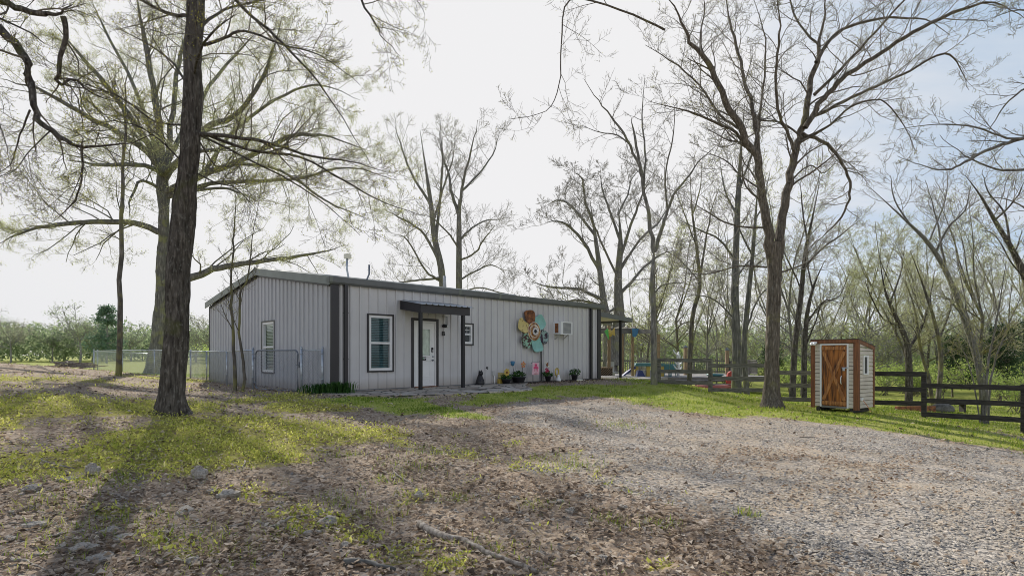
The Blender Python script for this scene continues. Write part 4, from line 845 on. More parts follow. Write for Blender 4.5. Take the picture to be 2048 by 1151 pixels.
def gate():
    a=gA+(gB-gA)*.06; b=gA+(gB-gA)*.93; z=min(h1(a.x,a.y),h1(b.x,b.y))+.02; T=thing('chain_link_gate','silver chain-link walk gate with rounded top corners','gate',(a.x,a.y,0))
    d=Vector((b.x-a.x,b.y-a.y,0)); Lg=d.length; d/=Lg; h=FH-.02; r=.14; zt=z+h
    pts=[(0,z+.06),(0,zt-r)]+[(r-r*math.cos(x),zt-r+r*math.sin(x)) for x in np.linspace(.3,1.57,4)]+[(Lg-r+r*math.sin(x),zt-r+r*math.cos(x)) for x in np.linspace(0,1.27,4)]+[(Lg,zt-r),(Lg,z+.06)]
    pts+= [(Lg-r+r*math.cos(x),z+.06-.0+r-r-r*math.sin(x)*.4) for x in np.linspace(.4,1.57,3)]+[(r,z),(0,z+.06)]
    mb=MB(); mb.tube([d*s+Vector((0,0,zz)) for s,zz in pts],.022,8,False); mb.build('gate_frame',M['galv_dark'],T,True)
    mb=MB(); wires(mb,(0,0),(d.x*Lg,d.y*Lg),z+.04,z+.04,h-.06); mb.build('wire_mesh',M['galv'],T)
    mb=MB(); q=d*(Lg+.06); mb.tube([d*(Lg-.04)+Vector((0,0,z+.75)),q+Vector((0,0,z+.75))],.02,6); mb.tube([q+Vector((0,0,z+.68)),q+Vector((0,0,z+.84))],.018,6); mb.build('latch',M['galv_dark'],T,True)
    for k in(.2,.95):
        mb=MB(); mb.tube([d*-.11+Vector((0,0,z+k)),d*.01+Vector((0,0,z+k))],.024,8); mb.build('hinge',M['galv_dark'],T,True)
gate()
# ------------------------------------------------------------------ three-board timber fence
def board_fence():
    T=thing('board_fence','weathered three board timber fence stepping down behind the shed','fence')
    line=lambda px:(lambda a:(13.28*.935+14.5)/(1+a*.935*1.0)/1.0 if False else None)(0)
    def d_at(px):                           # depth where the fence line crosses a sight line
        a=(px-CX)/FPX; return (21.6+.935*5.69)/(1+.935*a)
    posts=[(1318,717,768),(1421,716,788),(1541,726,800),(1688,738,812),(1848,743,837),(2047,768,868),(2330,800,930)]
    sec=[((719,720),(742,743),(763,766)),((730.5,730.5),(755.5,756.5),(778.5,780)),((744,745.5),(769,773),(795.5,800)),((745.5,747.5),(775.5,778.5),(803,806)),((770,775.5),(800,807.5),(827,839)),((790,800),(824,840),(858,880))]
    nrm=Vector((-.683,-.73,0))
    for i,(px,yt,yb) in enumerate(posts):
        d=d_at(px); p=P(px,yt,d); zb=min(P(px,yb,d).z,h1(p.x,p.y)-.1); mb=MB(); mb.obox((p.x,p.y,(p.z+zb)/2),(.06*.73,-.06*.683,0),nrm*.06,(0,0,(p.z-zb)/2)); mb.build('post',M['fence_wood' if i<3 else 'fence_shade_dark_wood'],T,bevel=.008)
    for i in range(6):
        for k in range(3):
            da,db=d_at(posts[i][0]),d_at(posts[i+1][0]); a=P(posts[i][0],sec[i][k][0],da)+nrm*.08; b=P(posts[i+1][0],sec[i][k][1],db)+nrm*.08
            e=(b-a).normalized()*.05; mb=MB(); mid=[a-e+(b+e-a+e)*f+Vector((0,0,random.uniform(-.012,.012) if 0<f<1 else 0)) for f in(0,.33,.66,1)]
            for p,q in zip(mid,mid[1:]): mb.beam(p,q,.036,.135)
            mb.build('rail',M['fence_wood' if i<3 else 'fence_shade_dark_wood'],T)  # right-hand sections take the copy with shade put into its colour
board_fence()
# ------------------------------------------------------------------ small shed
def shed():
    FL=(8.73,16.2); w,dp=1.22,.92; rz=math.atan2(-.82,.574); T=thing('garden_shed','tiny garden shed with pale lap siding and a brown cross braced door','shed',(FL[0],FL[1],-.5),rz)
    T['label']='tiny garden shed with pale lap siding and a brown cross braced wooden door'
    Hf,Hb=1.93,1.74; z0=.06
    def lap(mb,pa,pb,out,ztop,skip=None):   # lap siding between two base points
        pa=Vector(pa); pb=Vector(pb); out=Vector(out); z=z0; hh=.105
        while z<max(ztop)-.01:
            za=min(z+hh,ztop[0]); zb=min(z+hh,ztop[1])
            if za>z or zb>z:
                segs=[(0,1)]
                if skip and skip[2]<z+hh*.9 and z<skip[3]-.01: segs=[(0,skip[0]),(skip[1],1)]
                for f0,f1 in segs:
                    A=pa.lerp(pb,f0); B=pa.lerp(pb,f1); zA=max(z+.001,min(z+hh,ztop[0]+(ztop[1]-ztop[0])*f0)); zB=max(z+.001,min(z+hh,ztop[0]+(ztop[1]-ztop[0])*f1))
                    V3=lambda p,zz,o:(p.x+out.x*o,p.y+out.y*o,zz)
                    mb.add([V3(A,z+.014,.024),V3(B,z+.014,.024),V3(B,max(zB,z+.015),.008),V3(A,max(zA,z+.015),.008),V3(A,z+.014,0),V3(B,z+.014,0)],[(0,1,2,3),(4,5,1,0)])
            z+=hh
    dx0,dx1,dz0,dz1=.235,.985,.1,1.81
    mb=MB(); lap(mb,(0,0,0),(w,0,0),(0,-1,0),(Hf-.06,Hf-.06),(dx0/w,dx1/w,0,dz1)); mb.build('front_wall',M['siding'],T)
    mb=MB(); lap(mb,(w,0,0),(w,dp,0),(1,0,0),(Hf-.06,Hb-.06)); lap(mb,(0,dp,0),(0,0,0),(-1,0,0),(Hb-.06,Hf-.06)); lap(mb,(w,dp,0),(0,dp,0),(0,1,0),(Hb-.06,Hb-.06)); mb.build('side_wall',M['siding'],T)
    mb=MB(); mb.box(.02,w-.02,.05,dp-.02,z0+.01,z0+.06); mb.box(.02,w-.02,.03,.05,z0+.06,Hb-.1); mb.build('lap_shade_sheet',M['black'],T)  # black sheet behind the lap gaps stands in for the lap shadows
    for x in(.12,w-.2):
        mb=MB(); mb.box(x,x+.1,-.02,dp,-.06,z0-.002); mb.build('skid',M['fence_shade_dark_wood'],T)
    
    for q in((-.03,.085,-.04,.0,z0-.04,Hf-.07),(w-.1,w+.035,-.04,.0,z0-.04,Hf-.07),(w+.0005,w+.035,.0005,.06,z0-.04,Hf-.08),(w+.0005,w+.035,dp-.04,dp+.03,z0,Hb-.06),(-.035,-.0005,.0005,.06,z0-.04,Hf-.08)):
        mb=MB(); mb.box(*q); mb.build('corner_board',M['stain_trim'],T,bevel=.004)
    mb=MB(); mb.box(-.035,w+.037,-.045,.0,Hf-.07,Hf+.03); mb.build('fascia',M['stain_trim'],T,bevel=.004)
    for x in(w+.003,-.037):
        mb=MB(); s=(Hb-Hf)/dp; mb.add([(x,0,Hf-.07),(x+.034,0,Hf-.07),(x+.034,dp+.06,Hb-.075),(x,dp+.06,Hb-.075),(x,0,Hf+.03),(x+.034,0,Hf+.03),(x+.034,dp+.06,Hb+.02),(x,dp+.06,Hb+.02)],[(0,3,2,1),(4,5,6,7),(0,1,5,4),(1,2,6,5),(2,3,7,6),(3,0,4,7)]); mb.build('rake_board',M['stain_trim'],T)
    mb=MB(); mb.add([(-.05,-.06,Hf+.032),(w+.05,-.06,Hf+.032),(w+.05,dp+.08,Hb+.022),(-.05,dp+.08,Hb+.022),(-.05,-.06,Hf+.047),(w+.05,-.06,Hf+.047),(w+.05,dp+.08,Hb+.037),(-.05,dp+.08,Hb+.037)],[(0,3,2,1),(4,5,6,7),(0,1,5,4),(1,2,6,5),(2,3,7,6),(3,0,4,7)]); mb.build('roof',M['trim_dark'],T)
    mb=MB(); f=.035; mb.box(dx0-.01,dx0+f,-.034,.0,z0,dz1+f); mb.box(dx1-f,dx1+.01,-.034,0,z0,dz1+f); mb.box(dx0+f,dx1-f,-.034,0,dz1,dz1+f); mb.build('door_frame',M['white_paint'],T)
    mb=MB(); n=6; a0,a1=dx0+f+.004,dx1-f-.004
    for i in range(n):
        x0=a0+(a1-a0)*i/n; mb.box(x0+.002,a0+(a1-a0)*(i+1)/n-.002,-.022,.005,dz0,dz1-.004)
    dr=mb.build('door',M['stain_wood'],T,bevel=.003)
    for z in(dz0+.03,dz1-.14):
        mb=MB(); mb.box(a0+.004,a1-.004,-.042,-.0225,z,z+.1); mb.build('door_batten',M['stain_light'],dr,bevel=.003)
    zc=(dz0+dz1)/2
    for k,(p,q) in enumerate((((a0+.05,dz0+.16),(a1-.05,dz1-.18)),((a1-.05,dz0+.16),(a0+.05,dz1-.18)))):
        mb=MB(); mb.beam((p[0],-.035-.004*k,p[1]),(q[0],-.035-.004*k,q[1]),.018,.085,(0,-1,0)) if False else mb.beam((p[0],-.034-.005*k,p[1]),(q[0],-.034-.005*k,q[1]),.085,.026,(0,-1,0)); mb.build('brace',M['stain_light'],dr,bevel=.003)
    mb=MB(); mb.tube([(a1-.13,-.045,.72),(a1-.13,-.085,.76),(a1-.13,-.085,.9),(a1-.13,-.045,.95)],.013,8); mb.build('handle',M['white_paint'],dr,True)
    mb=MB(); mb.box(a1-.12,dx1+.005,-.052,-.036,1.16,1.19); mb.box(a1-.09,a1-.03,-.075,-.052,1.09,1.165); mb.build('padlock_hasp',M['galv'],dr,bevel=.004)
    mb=MB(); mb.box(dx0+f+.002,dx1-f-.002,-.03,.004,z0-.02,dz0-.004); mb.build('door_sill',M['grey_wood'],T)
    mb=MB(); mb.box(.0,.16,-.09,-.0455,Hf-.08,Hf-.02); fl=mb.build('flood_light',M['white_paint'],T,bevel=.006)
    for x in(.04,.12): mb=MB(); mb.lathe([(0,0),(.03,0),(.045,-.06),(0,-.06)],(x,-.09,Hf-.085),10,'y'); mb.build('lamp_head',M['white_paint'],fl,True)
    wy0,wy1,wz0,wz1=.26,.55,.98,1.52; mb=MB(); e=.045
    for q in((wy0,wy1,wz0,wz0+e),(wy0,wy1,wz1-e,wz1),(wy0,wy0+e,wz0+e,wz1-e),(wy1-e*1.8,wy1,wz0+e,wz1-e)): mb.box(w+.0,w+.045,q[0],q[1],q[2],q[3])
    wf=mb.build('window',M['white_paint'],T); mb=MB(); mb.box(w+.02,w+.03,wy0+e,wy1-e,wz0+e,wz1-e); mb.build('pane',M['black'],wf)
    mb=MB(); mb.box(w+.0,w+.06,.1,.2,.28,.37); mb.build('outlet',M['white_paint'],T,bevel=.008); mb=MB(); mb.tube([(w+.06,.16,.3),(w+.15,.2,.15),(w+.2,.3,-.02)],.008,6); mb.build('cord',M['orange_plastic'],T)
shed()
# ------------------------------------------------------------------ deck, pergola and play things behind the house
def deckarea():
    zf=-.27; T=thing('deck','raised grey timber deck with baluster railing behind the fence','deck'); x0,x1,y0,y1=6.2,15.6,32.5,40
    mb=MB(); y=y0
    while y<y1: mb.box(x0,x1,y,y+.135,zf-.04,zf); y+=.14
    mb.build('floor',M['deck_wood'],T); mb=MB(); mb.box(x0+.01,x1-.01,y0-.03,y0-.002,zf-.26,zf-.002); mb.box(x1+.002,x1+.03,y0,y1,zf-.26,zf-.002); mb.build('rim_joist',M['grey_wood'],T)
    mb=MB()
    for x in np.arange(x0+.3,x1,2.2):
        for y in(y0+.1,y1-.2): mb.box(x,x+.12,y,y+.12,-1.6,zf-.045)
    mb.build('stilts',M['fence_shade_dark_wood'],T)
    def rail(a,b,name):
        a=Vector(a); b=Vector(b); n=max(2,int((b-a).length/.14)); mb=MB(); mb.beam(a+Vector((0,0,.97)),b+Vector((0,0,.97)),.14,.04); mb.beam(a+Vector((0,0,.87)),b+Vector((0,0,.87)),.04,.09); mb.beam(a+Vector((0,0,.1)),b+Vector((0,0,.1)),.04,.09); r=mb.build(name,M['grey_wood'],T)
        mb=MB()
        for i in range(n+1): p=a.lerp(b,i/n); mb.box(p.x-.02,p.x+.02,p.y-.045,p.y-.0,zf+.08,zf+.86)
        mb.build('balusters',M['new_wood'] if False else M['grey_wood'],r)
        for i in range(0,n+1,12): p=a.lerp(b,i/n); mb=MB(); mb.box(p.x-.05,p.x+.05,p.y+.01,p.y+.11,zf,zf+1.02); mb.build('rail_post',M['grey_wood'],r)
    rail((4.6,y1,zf),(x1,y1,zf),'back_railing'); rail((x1,y1,zf),(x1,y0+3,zf),'side_railing')
    for px,d,zt in((1371,36,692),(1454,37.5,697)):
        p=P(px,zt,d); mb=MB(); mb.box(p.x-.1,p.x+.1,p.y-.1,p.y+.1,zf,p.z-.1); pp=mb.build('lantern_post',M['new_wood'],T); mb=MB(); mb.box(p.x-.13,p.x+.13,p.y-.13,p.y+.13,p.z-.1,p.z-.02); mb.lathe([(.12,0),(.02,.1)],(p.x,p.y,p.z-.02),4); mb.build('post_cap',M['galv_dark'],pp)
    for i in range(2):
        mb=MB(); mb.box(9.5,12.5,y0-.35-.35*i,y0-.05-.35*i,zf-.2-.2*i,zf-.16-.2*i); mb.build('step',M['deck_wood'],T)
    Pg=thing('pergola','brown timber pergola with heavy beams beyond the porch roof','pergola')
    for px,d,yt in((1218,30,650),(1244.5,34,655),(1265,30.5,658),(1316.5,27,668)):
        p=P(px,yt,d); mb=MB(); g=h1(p.x,p.y)-.1; mb.box(p.x-.075,p.x+.075,p.y-.075,p.y+.075,g,p.z); mb.build('post',M['new_wood'] ,Pg)
    a,b=P(1150,661,30.4),P(1268,661.5,30.6); b2=P(1312,663,28.5)
    for off in(0,.35): mb=MB(); mb.beam(a+Vector((0,off,0)),b+Vector((.3,off,0)),.05,.28); mb.build('beam',M['grey_wood'],Pg)
    mb=MB(); mb.beam(b,b2,.05,.24); mb.build('beam',M['grey_wood'],Pg)
    for i in range(9):
        p=a.lerp(b,i/8.0)+Vector((0,0,.2)); mb=MB(); mb.beam(p+Vector((0,-.3,0)),p+Vector((.3,4,0)),.045,.14); mb.build('rafter',M['grey_wood'],Pg)
    # hanging ornaments
    p=P(1219.5,666,29.7); mb=MB(); mb.ball((p.x,p.y,p.z),.16,8,6,(1,.5,1.2)); mb.poly([(p.x,p.y-.05,p.z),(p.x+.25,p.y-.05,p.z+.3),(p.x+.28,p.y-.05,p.z-.15)],(0,.02,0)); o=mb.build('parrot_ornament',M['yellow_plastic']); tag(o,'yellow and green bird ornament hanging from the pergola beam','ornament')
    mb=MB(); mb.poly([(p.x-.1,p.y-.09,p.z+.28),(p.x-.3,p.y-.09,p.z+.1),(p.x-.05,p.y-.09,p.z-.38)],(0,.02,0)); mb.build('wing',M['green_plastic'],o)
    p=P(1270,665,30.1); mb=MB(); mb.poly([(p.x-.16,p.y,p.z+.25),(p.x+.2,p.y,p.z+.22),(p.x+.14,p.y-.05,p.z-.05),(p.x+.02,p.y,p.z-.25),(p.x-.14,p.y-.04,p.z-.2)],(0,.02,0)); tag(mb.build('hanging_cloth',M['blue_flower']),'blue cloth tied to the pergola post top','cloth')
    # play house
    d=34.2; p=P(1296,748,d); T=thing('toy_playhouse','plastic playhouse with teal roof and yellow corner posts','playhouse',(p.x,p.y,zf)); mb=MB(); mb.prism([(-.95,.62),(.95,.62),(.85,.8),(-.85,.8)],(0,-.6,0),(0,.6,0),(1,0,0),(0,0,1)); mb.build('roof',M['teal_plastic'],T)
    for x in(-.8,-.1,.75):
        mb=MB(); mb.box(x-.1,x+.1,-.5,-.3,0,.615); mb.build('corner_post',M['yellow_plastic'],T)
    mb=MB(); mb.box(-.68,.63,-.38,.4,.0,.35); mb.build('panel',M['grey_plastic'],T); mb=MB(); mb.box(.2,.6,-.45,-.385,.02,.5); mb.build('door',M['red_plastic'],T)
    p=P(1262,750,33.2); T=thing('toy_slide','low dark blue plastic slide left of the playhouse','toy slide',(p.x,p.y,zf)); mb=MB(); mb.prism([(-.6,.02),(-.5,.02),(.25,.5),(.2,.62),(.1,.6)],(0,-.25,0),(0,.25,0),(1,0,0),(0,0,1)); mb.build('chute',M['blue_plastic'],T); mb=MB(); mb.prism([(.3,0),(.8,0),(.62,.38),(.4,.4)],(0,-.25,0),(0,.25,0),(1,0,0),(0,0,1)); mb.build('ladder',M['blue_plastic'],T)
    for px,c,lab in((1333,'teal_plastic','small teal plastic chair facing the deck railing, left one'),(1347,'teal_plastic','small teal plastic chair next to the white driftwood')):
        p=P(px,750,33.6); T=thing('toy_chair',lab,'chair',(p.x,p.y,zf)); mb=MB(); mb.box(-.2,.2,-.2,.2,.3,.35); mb.build('seat',M[c],T); mb=MB(); mb.box(-.2,.2,.16,.2,.35,.75); mb.build('backrest',M[c],T)
        for x in(-.17,.17):
            for y in(-.17,.17): mb=MB(); mb.tube([(x*1.1,y*1.1,0),(x,y,.3)],.02,6); mb.build('leg',M[c],T)
    p=P(1356,748,33.3); T=thing('driftwood_sculpture','white branching driftwood ornament standing on the deck','sculpture',(p.x,p.y,zf)); mb=MB(); rr=random.Random(4)
    for k in range(11):
        z=.15+.11*k; a=rr.uniform(0,6.28); mb.tube([(.03*math.sin(k),0,z),(.22*math.cos(a),.1*math.sin(a),z+.2),(.3*math.cos(a),.15*math.sin(a),z+.36)],[.06,.045,.02],6)
    mb.tube([(0,0,0),(.05,0,.6),(-.03,0,1.2),(.05,0,1.5)],[.09,.07,.06,.03],8); mb.build('branches',M['white_paint'],T,True)
    p=P(1430,748,33.8); mb=MB(); mb.lathe([(.0,0),(.35,0),(.5,.08),(.5,.14),(.0,.16)],(p.x,p.y,zf),16); tag(mb.build('wading_pool',M['teal_plastic'],None,True),'round teal plastic basin on the deck','basin')
    p=P(1459,760,32.0); mb=MB(); T=thing('red_slide','upright bright red plastic slide at the deck end','slide',(p.x,p.y,h1(p.x,p.y))); g=p.z-h1(p.x,p.y); mb.prism([(-.17,.0),(.2,0),(.2,.7),(.05,.85),(-.1,.75),(-.2,.4)],(0,-.1,.35),(0,.1,.35),(1,0,0),(0,0,1)); mb.build('chute',M['red_plastic'],T); mb=MB(); mb.box(-.14,.14,-.08,.08,-.05,.35); mb.build('slide_base',M['red_plastic'],T)
    a,b=P(1378,776,29.5),P(1458,772,30.5); T=thing('kayak','red kayak lying on the grass below the deck','kayak',((a.x+b.x)/2,(a.y+b.y)/2,h1((a.x+b.x)/2,(a.y+b.y)/2)+.2),math.atan2(b.y-a.y,b.x-a.x)); mb=MB(); n=12; vs=[]
    Lk=(b-a).length*.55; pts=[]; rad=[]
    for i in range(n+1): f=i/n*2-1; pts.append((f*Lk,0,.12*f*f*1.2)); rad.append(.03+.32*(1-f*f)**.6)
    mb.tube(pts,rad,12); mb.v=[(x,y,z*.6) for x,y,z in mb.v]; mb.build('hull',M['kayak'],T,True); mb=MB(); mb.ball((0,0,.19),.3,12,6,(1.4,.6,.2)); mb.build('cockpit',M['black'],T,True)
    # lattice planter and patio chair beside the porch
    p=P(1208,752,29); T=thing('lattice_planter','brown lattice sided planter box by the porch corner','planter',(p.x,p.y,h1(p.x,p.y))); mb=MB(); mb.box(-.4,.4,-.2,.2,.02,.5); mb.build('box',M['fence_shade_dark_wood'],T); mb=MB()
    for k in range(-6,7): mb.beam((max(-.42,k*.12-.25),-.22,.02 if k*.12-.25>-.42 else .02+(-.42-(k*.12-.25))),(min(.42,k*.12+.25),-.22,.52 if k*.12+.25<.42 else .52-(k*.12+.25-.42)),.015,.03)
    mb.box(-.44,.44,-.25,.22,.52,.57); mb.build('lattice',M['new_wood'],T)
    p=P(1227,750,30); T=thing('patio_chair','grey slatted patio chair standing by the porch','chair',(p.x,p.y,h1(p.x,p.y)),.5); mb=MB(); mb.box(-.28,.28,-.28,.28,.42,.46); mb.build('seat',M['grey_plastic'],T); mb=MB()
    for k in range(5): mb.box(-.27+.11*k,-.18+.11*k,.25,.29,.46,1.0)
    mb.build('backrest',M['grey_plastic'],T)
    for x in(-.25,.25):
        for y in(-.25,.25): mb=MB(); mb.box(x-.03,x+.03,y-.03,y+.03,0,.419); mb.build('leg',M['grey_plastic'],T)
    # odds and ends beyond the right fence
    p=onground(1905,22.5); T=thing('low_bench','low dark plank bench beyond the right fence','bench',p); mb=MB(); mb.box(-.5,.5,-.15,.15,.3,.36); mb.build('seat',M['fence_shade_dark_wood'],T)
    for x in(-.4,.4): mb=MB(); mb.box(x-.04,x+.04,-.13,.13,0,.299); mb.build('leg',M['fence_shade_dark_wood'],T)
    p=onground(1832,21.5); mb=MB(); mb.prism([(-.14,-.03),(.14,-.03),(.12,.2),(-.12,.22)],(p.x-.75,p.y,p.z),(p.x+.75,p.y+.1,p.z),(0,1,0),(0,0,1)); tag(mb.build('landscape_timber',M['rust'],bevel=.02),'short reddish timber lying on the grass beyond the fence','timber')
    p=onground(1885,22); mb=MB(); mb.ball((p.x,p.y,p.z+.12),.35,10,7,(1.3,.8,.75)); tag(mb.build('leaf_pile',M['rock_dark'],None,True),'dark mound of leaves beside the low bench','mound')
    # brush pile on the left crest
    p=onground(138,24); mb=MB(); rr=random.Random(9)
    for k in range(60):
        x=rr.gauss(0,.6); z=.05+.3*rr.random()*max(0,1-abs(x)/1.2); a=rr.uniform(-.35,.35); l=rr.uniform(.3,.9); mb.tube([(p.x+x-l*.5,p.y+rr.gauss(0,.25),p.z+z-a*l*.2),(p.x+x+l*.5,p.y+rr.gauss(0,.25),p.z+z+a*l*.2)],[.03,.015],5)
    tag(mb.build('brush_pile',M['stick']),'pile of brown brush and logs on the crest at left','brush pile')
deckarea()
# ------------------------------------------------------------------ trees
class Tree:
    def __init__(s,seed,rmin=.005): s.r=random.Random(seed); s.big=[]; s.small=[]; s.tips=[]; s.rmin=rmin; s.thr=.022
    def put(s,pts,rad): (s.big if max(rad)>s.thr else s.small).append((pts,rad))
    def grow(s,p,d,L,r,lev,q):
        R_=s.r; n=5 if lev>1 else 4
        if lev==0: n=3
        pts=[p]; rad=[r]; g=q['gn']*(1.0 if lev>1 else .65); st=L/n; up=q['up'][lev]; r1=max(s.rmin*.7,r*.35)
        x,y,z=d
        for i in range(n):
            x+=R_.gauss(0,g); y+=R_.gauss(0,g); z+=R_.gauss(0,g)+up
            l=math.sqrt(x*x+y*y+z*z); x/=l;y/=l;z/=l
            p=(p[0]+x*st,p[1]+y*st,p[2]+z*st); pts.append(p); rad.append(r+(r1-r)*(i+1)/n)
        s.put(pts,rad)
        if lev==0: s.tips.append(pts[-1]); s.tips.append(pts[-2]); return
        s.spawn(pts,rad,L,lev,q)
    def spawn(s,pts,rad,L,lev,q,f0=.2,nch=None):
        R_=s.r; n=len(pts)-1; nc=nch or q['nch'][lev]
        for j in range(nc):
            f=f0+(1-f0)*(j+R_.random())/nc; k=f*n; i=min(n-1,int(k)); w=k-i
            a,b=pts[i],pts[i+1]; p=tuple(a[m]+(b[m]-a[m])*w for m in range(3)); r=rad[i]+(rad[i+1]-rad[i])*w
            d=[b[m]-a[m] for m in range(3)]; l=math.sqrt(sum(c*c for c in d)) or 1; d=[c/l for c in d]
            e=[R_.gauss(0,1) for _ in range(3)]; dt=sum(e[m]*d[m] for m in range(3)); e=[e[m]-dt*d[m] for m in range(3)]; l=math.sqrt(sum(c*c for c in e)) or 1
            if e[2]<0 and R_.random()<q.get('noDown',.5): e[2]=-e[2]
            an=R_.uniform(*q['ang']); c_,s_=math.cos(an),math.sin(an)/l
            nd=[d[m]*c_+e[m]*s_ for m in range(3)]
            s.grow(p,nd,L*q['ratio']*R_.uniform(.55,1.2)*(1.12-.5*f),max(s.rmin,min(r*.55,r*.22+.008)),lev-1,q)
    def limb(s,P3,r0,r1,lev,q,nch=None,Lc=None,f0=.15,mul=1):
        # smooth a traced limb and let it carry branches
        P3=[Vector(p) for p in P3]; out=[]; n=len(P3); m=4
        for i in range(n-1):
            p0=P3[max(0,i-1)];p1=P3[i];p2=P3[i+1];p3=P3[min(n-1,i+2)]
            for k in range(m):
                t=k/m; v=.5*((2*p1)+(-p0+p2)*t+(2*p0-5*p1+4*p2-p3)*t*t+(-p0+3*p1-3*p2+p3)*t**3); out.append(v)
        out.append(P3[-1]); N=len(out)-1; ln=sum((out[i+1]-out[i]).length for i in range(N))
        if isinstance(r0,(list,tuple)):
            rad=list(np.interp(np.linspace(0,n-1,N+1),range(n),r0))
        else: rad=[r0+(r1-r0)*(i/N)**.8 for i in range(N+1)]
        k0=int(N*.72); rad=[x if i<=k0 else x+(min(x,s.rmin*1.6)-x)*((i-k0)/(N-k0)) for i,x in enumerate(rad)] if lev>1 else rad
        g=min(.03,rad[0]*.25)
        pts=[tuple(v+Vector((s.r.gauss(0,g),s.r.gauss(0,g),s.r.gauss(0,g*.6))) if 0<i<N and r0 is not None and not isinstance(r0,(list,tuple)) else v) for i,v in enumerate(out)]
        s.big.append((pts,rad))
        if lev>0: s.spawn(pts,rad,(Lc or ln*.38)/q['ratio']*mul,lev,q,f0,nch)
        return pts,rad
def tubesmesh(name,polys):
    groups={}
    for pts,rad in polys:
        rm=max(rad); k=16 if rm>.15 else 9 if rm>.06 else 6 if rm>.025 else 4 if rm>.013 else 3
        groups.setdefault((len(pts),k),[]).append((pts,rad))
    VS=[];FS=[];o=0
    for (n,k),lst in groups.items():
        Pt=np.array([a for a,_ in lst],float); Ra=np.array([b for _,b in lst],float); m=len(lst)
        T=np.gradient(Pt,axis=1); T/=np.linalg.norm(T,axis=2,keepdims=True)+1e-9
        D=Pt[:,-1]-Pt[:,0]; D/=np.linalg.norm(D,axis=1,keepdims=True)+1e-9; ref=np.where(np.abs(D[:,2:3])>.75,np.array([[1.,.2,0]]),np.array([[0,0,1.]]))
        A=np.cross(T,ref[:,None,:]); A/=np.linalg.norm(A,axis=2,keepdims=True)+1e-9; B=np.cross(T,A)
        an=2*np.pi*np.arange(k)/k; rr=Ra[:,:,None,None]
        V=Pt[:,:,None,:]+rr*(A[:,:,None,:]*np.cos(an)[None,None,:,None]+B[:,:,None,:]*np.sin(an)[None,None,:,None])
        VS.append(V.reshape(-1,3)); b=o+(np.arange(m)[:,None,None]*n+np.arange(n-1)[None,:,None])*k; j=np.arange(k)[None,None,:]; j2=(j+1)%k
        FS.append(np.stack([b+j,b+j2,b+k+j2,b+k+j],-1).reshape(-1,4)); o+=m*n*k
    return fastmesh(name,np.concatenate(VS),np.concatenate(FS),None,True)
def leafmesh(name,tips,per,size,spread,seed,elong=.55,droop=0):
    r=np.random.default_rng(seed); C=np.repeat(np.array(tips),per,0); n=len(C); C=C+r.normal(0,spread,(n,3)); 
    ax=r.normal(0,1,(n,3)); ax[:,2]-=droop; ax/=np.linalg.norm(ax,axis=1)[:,None]; ay=np.cross(ax,r.normal(0,1,(n,3))); ay/=np.linalg.norm(ay,axis=1)[:,None]+1e-9; s=r.uniform(.6,1.35,n)[:,None]*size
    V=np.stack([C-ax*s*.5,C+ay*s*elong*.5,C+ax*s*.5,C-ay*s*elong*.5],1).reshape(-1,3); i=np.arange(n)*4
    return fastmesh(name,V,np.stack([i,i+1,i+2,i+3],1),np.clip(r.normal(.5,.25,n),0,1))
def finish(T,name,label,loc,barkm,twigm,leaf=None,group=None,cat='tree',extra=None):
    root=thing(name,label,cat,loc,0,group); inv=Vector(loc)
    def sub(o): 
        o.parent=root; o.location=-inv; return o
    if T.big: sub(link('trunk',tubesmesh('trunk',T.big),M[barkm]))
    if extra: sub(extra)
    if T.small: sub(link('crown',tubesmesh('crown',T.small),M[twigm]))
    if leaf and T.tips:
        mat,per,size,spread,seed=leaf; sub(link('foliage',leafmesh('foliage',T.tips,per,size,spread,seed),M[mat]))
    return root
def tr(pts,d,dd=0.0):                     # traced limb: measured image points at the tree's distance, bending dd metres away along it
    n=len(pts); out=[]
    for i,p in enumerate(pts):
        f=i/(n-1); dep=d+(p[2] if len(p)>2 else dd*f**1.2); out.append(P(p[0],p[1],dep))
    return out
def px2r(w,d): return w*.88/2*d/FPX
def rough_trunk(name,P3,rad,sides,step,mat,amp,seed,flare=None):
    P3=[Vector(p) for p in P3]; n=len(P3); pts=[]; rr=[]
    for i in range(n-1):
        p0=P3[max(0,i-1)];p1=P3[i];p2=P3[i+1];p3=P3[min(n-1,i+2)]; m=max(2,int((p2-p1).length/step))
        for k in range(m):
            t=k/m; pts.append(.5*((2*p1)+(-p0+p2)*t+(2*p0-5*p1+4*p2-p3)*t*t+(-p0+3*p1-3*p2+p3)*t**3)); rr.append(rad[i]+(rad[i+1]-rad[i])*t)
    pts.append(P3[-1]); rr.append(rad[-1]); vs=[]; r=random.Random(seed); zb=P3[0].z
    lob=[(r.uniform(0,6.28),r.uniform(.5,1.1)) for _ in range(6)]
    for i,p in enumerate(pts):
        h=p.z-zb
        for j in range(sides):
            a=2*math.pi*j/sides; ca,sa=math.cos(a),math.sin(a); q=rr[i]
            rid=abs(mnoise.noise(Vector((ca*4.2+seed,sa*4.2,p.z*1.1))))*1.0+.6*abs(mnoise.noise(Vector((ca*9,sa*9+seed,p.z*3.2))))
            q+=amp*(rid-.35)+amp*1.6*mnoise.noise(Vector((ca*1.2,sa*1.2+seed*2,p.z*.9)))
            if flare:
                e=math.exp(-max(0,h)/flare[1]); q+=e*flare[0]*(.35+sum(w*max(0,math.cos(a-l))**8 for l,w in lob))
            vs.append((p.x+ca*q,p.y+sa*q,p.z))
    N=len(pts); fs=[(i*sides+j,i*sides+(j+1)%sides,(i+1)*sides+(j+1)%sides,(i+1)*sides+j) for i in range(N-1) for j in range(sides)]
    return link(name,fastmesh(name,vs,fs,None,True),M[mat])
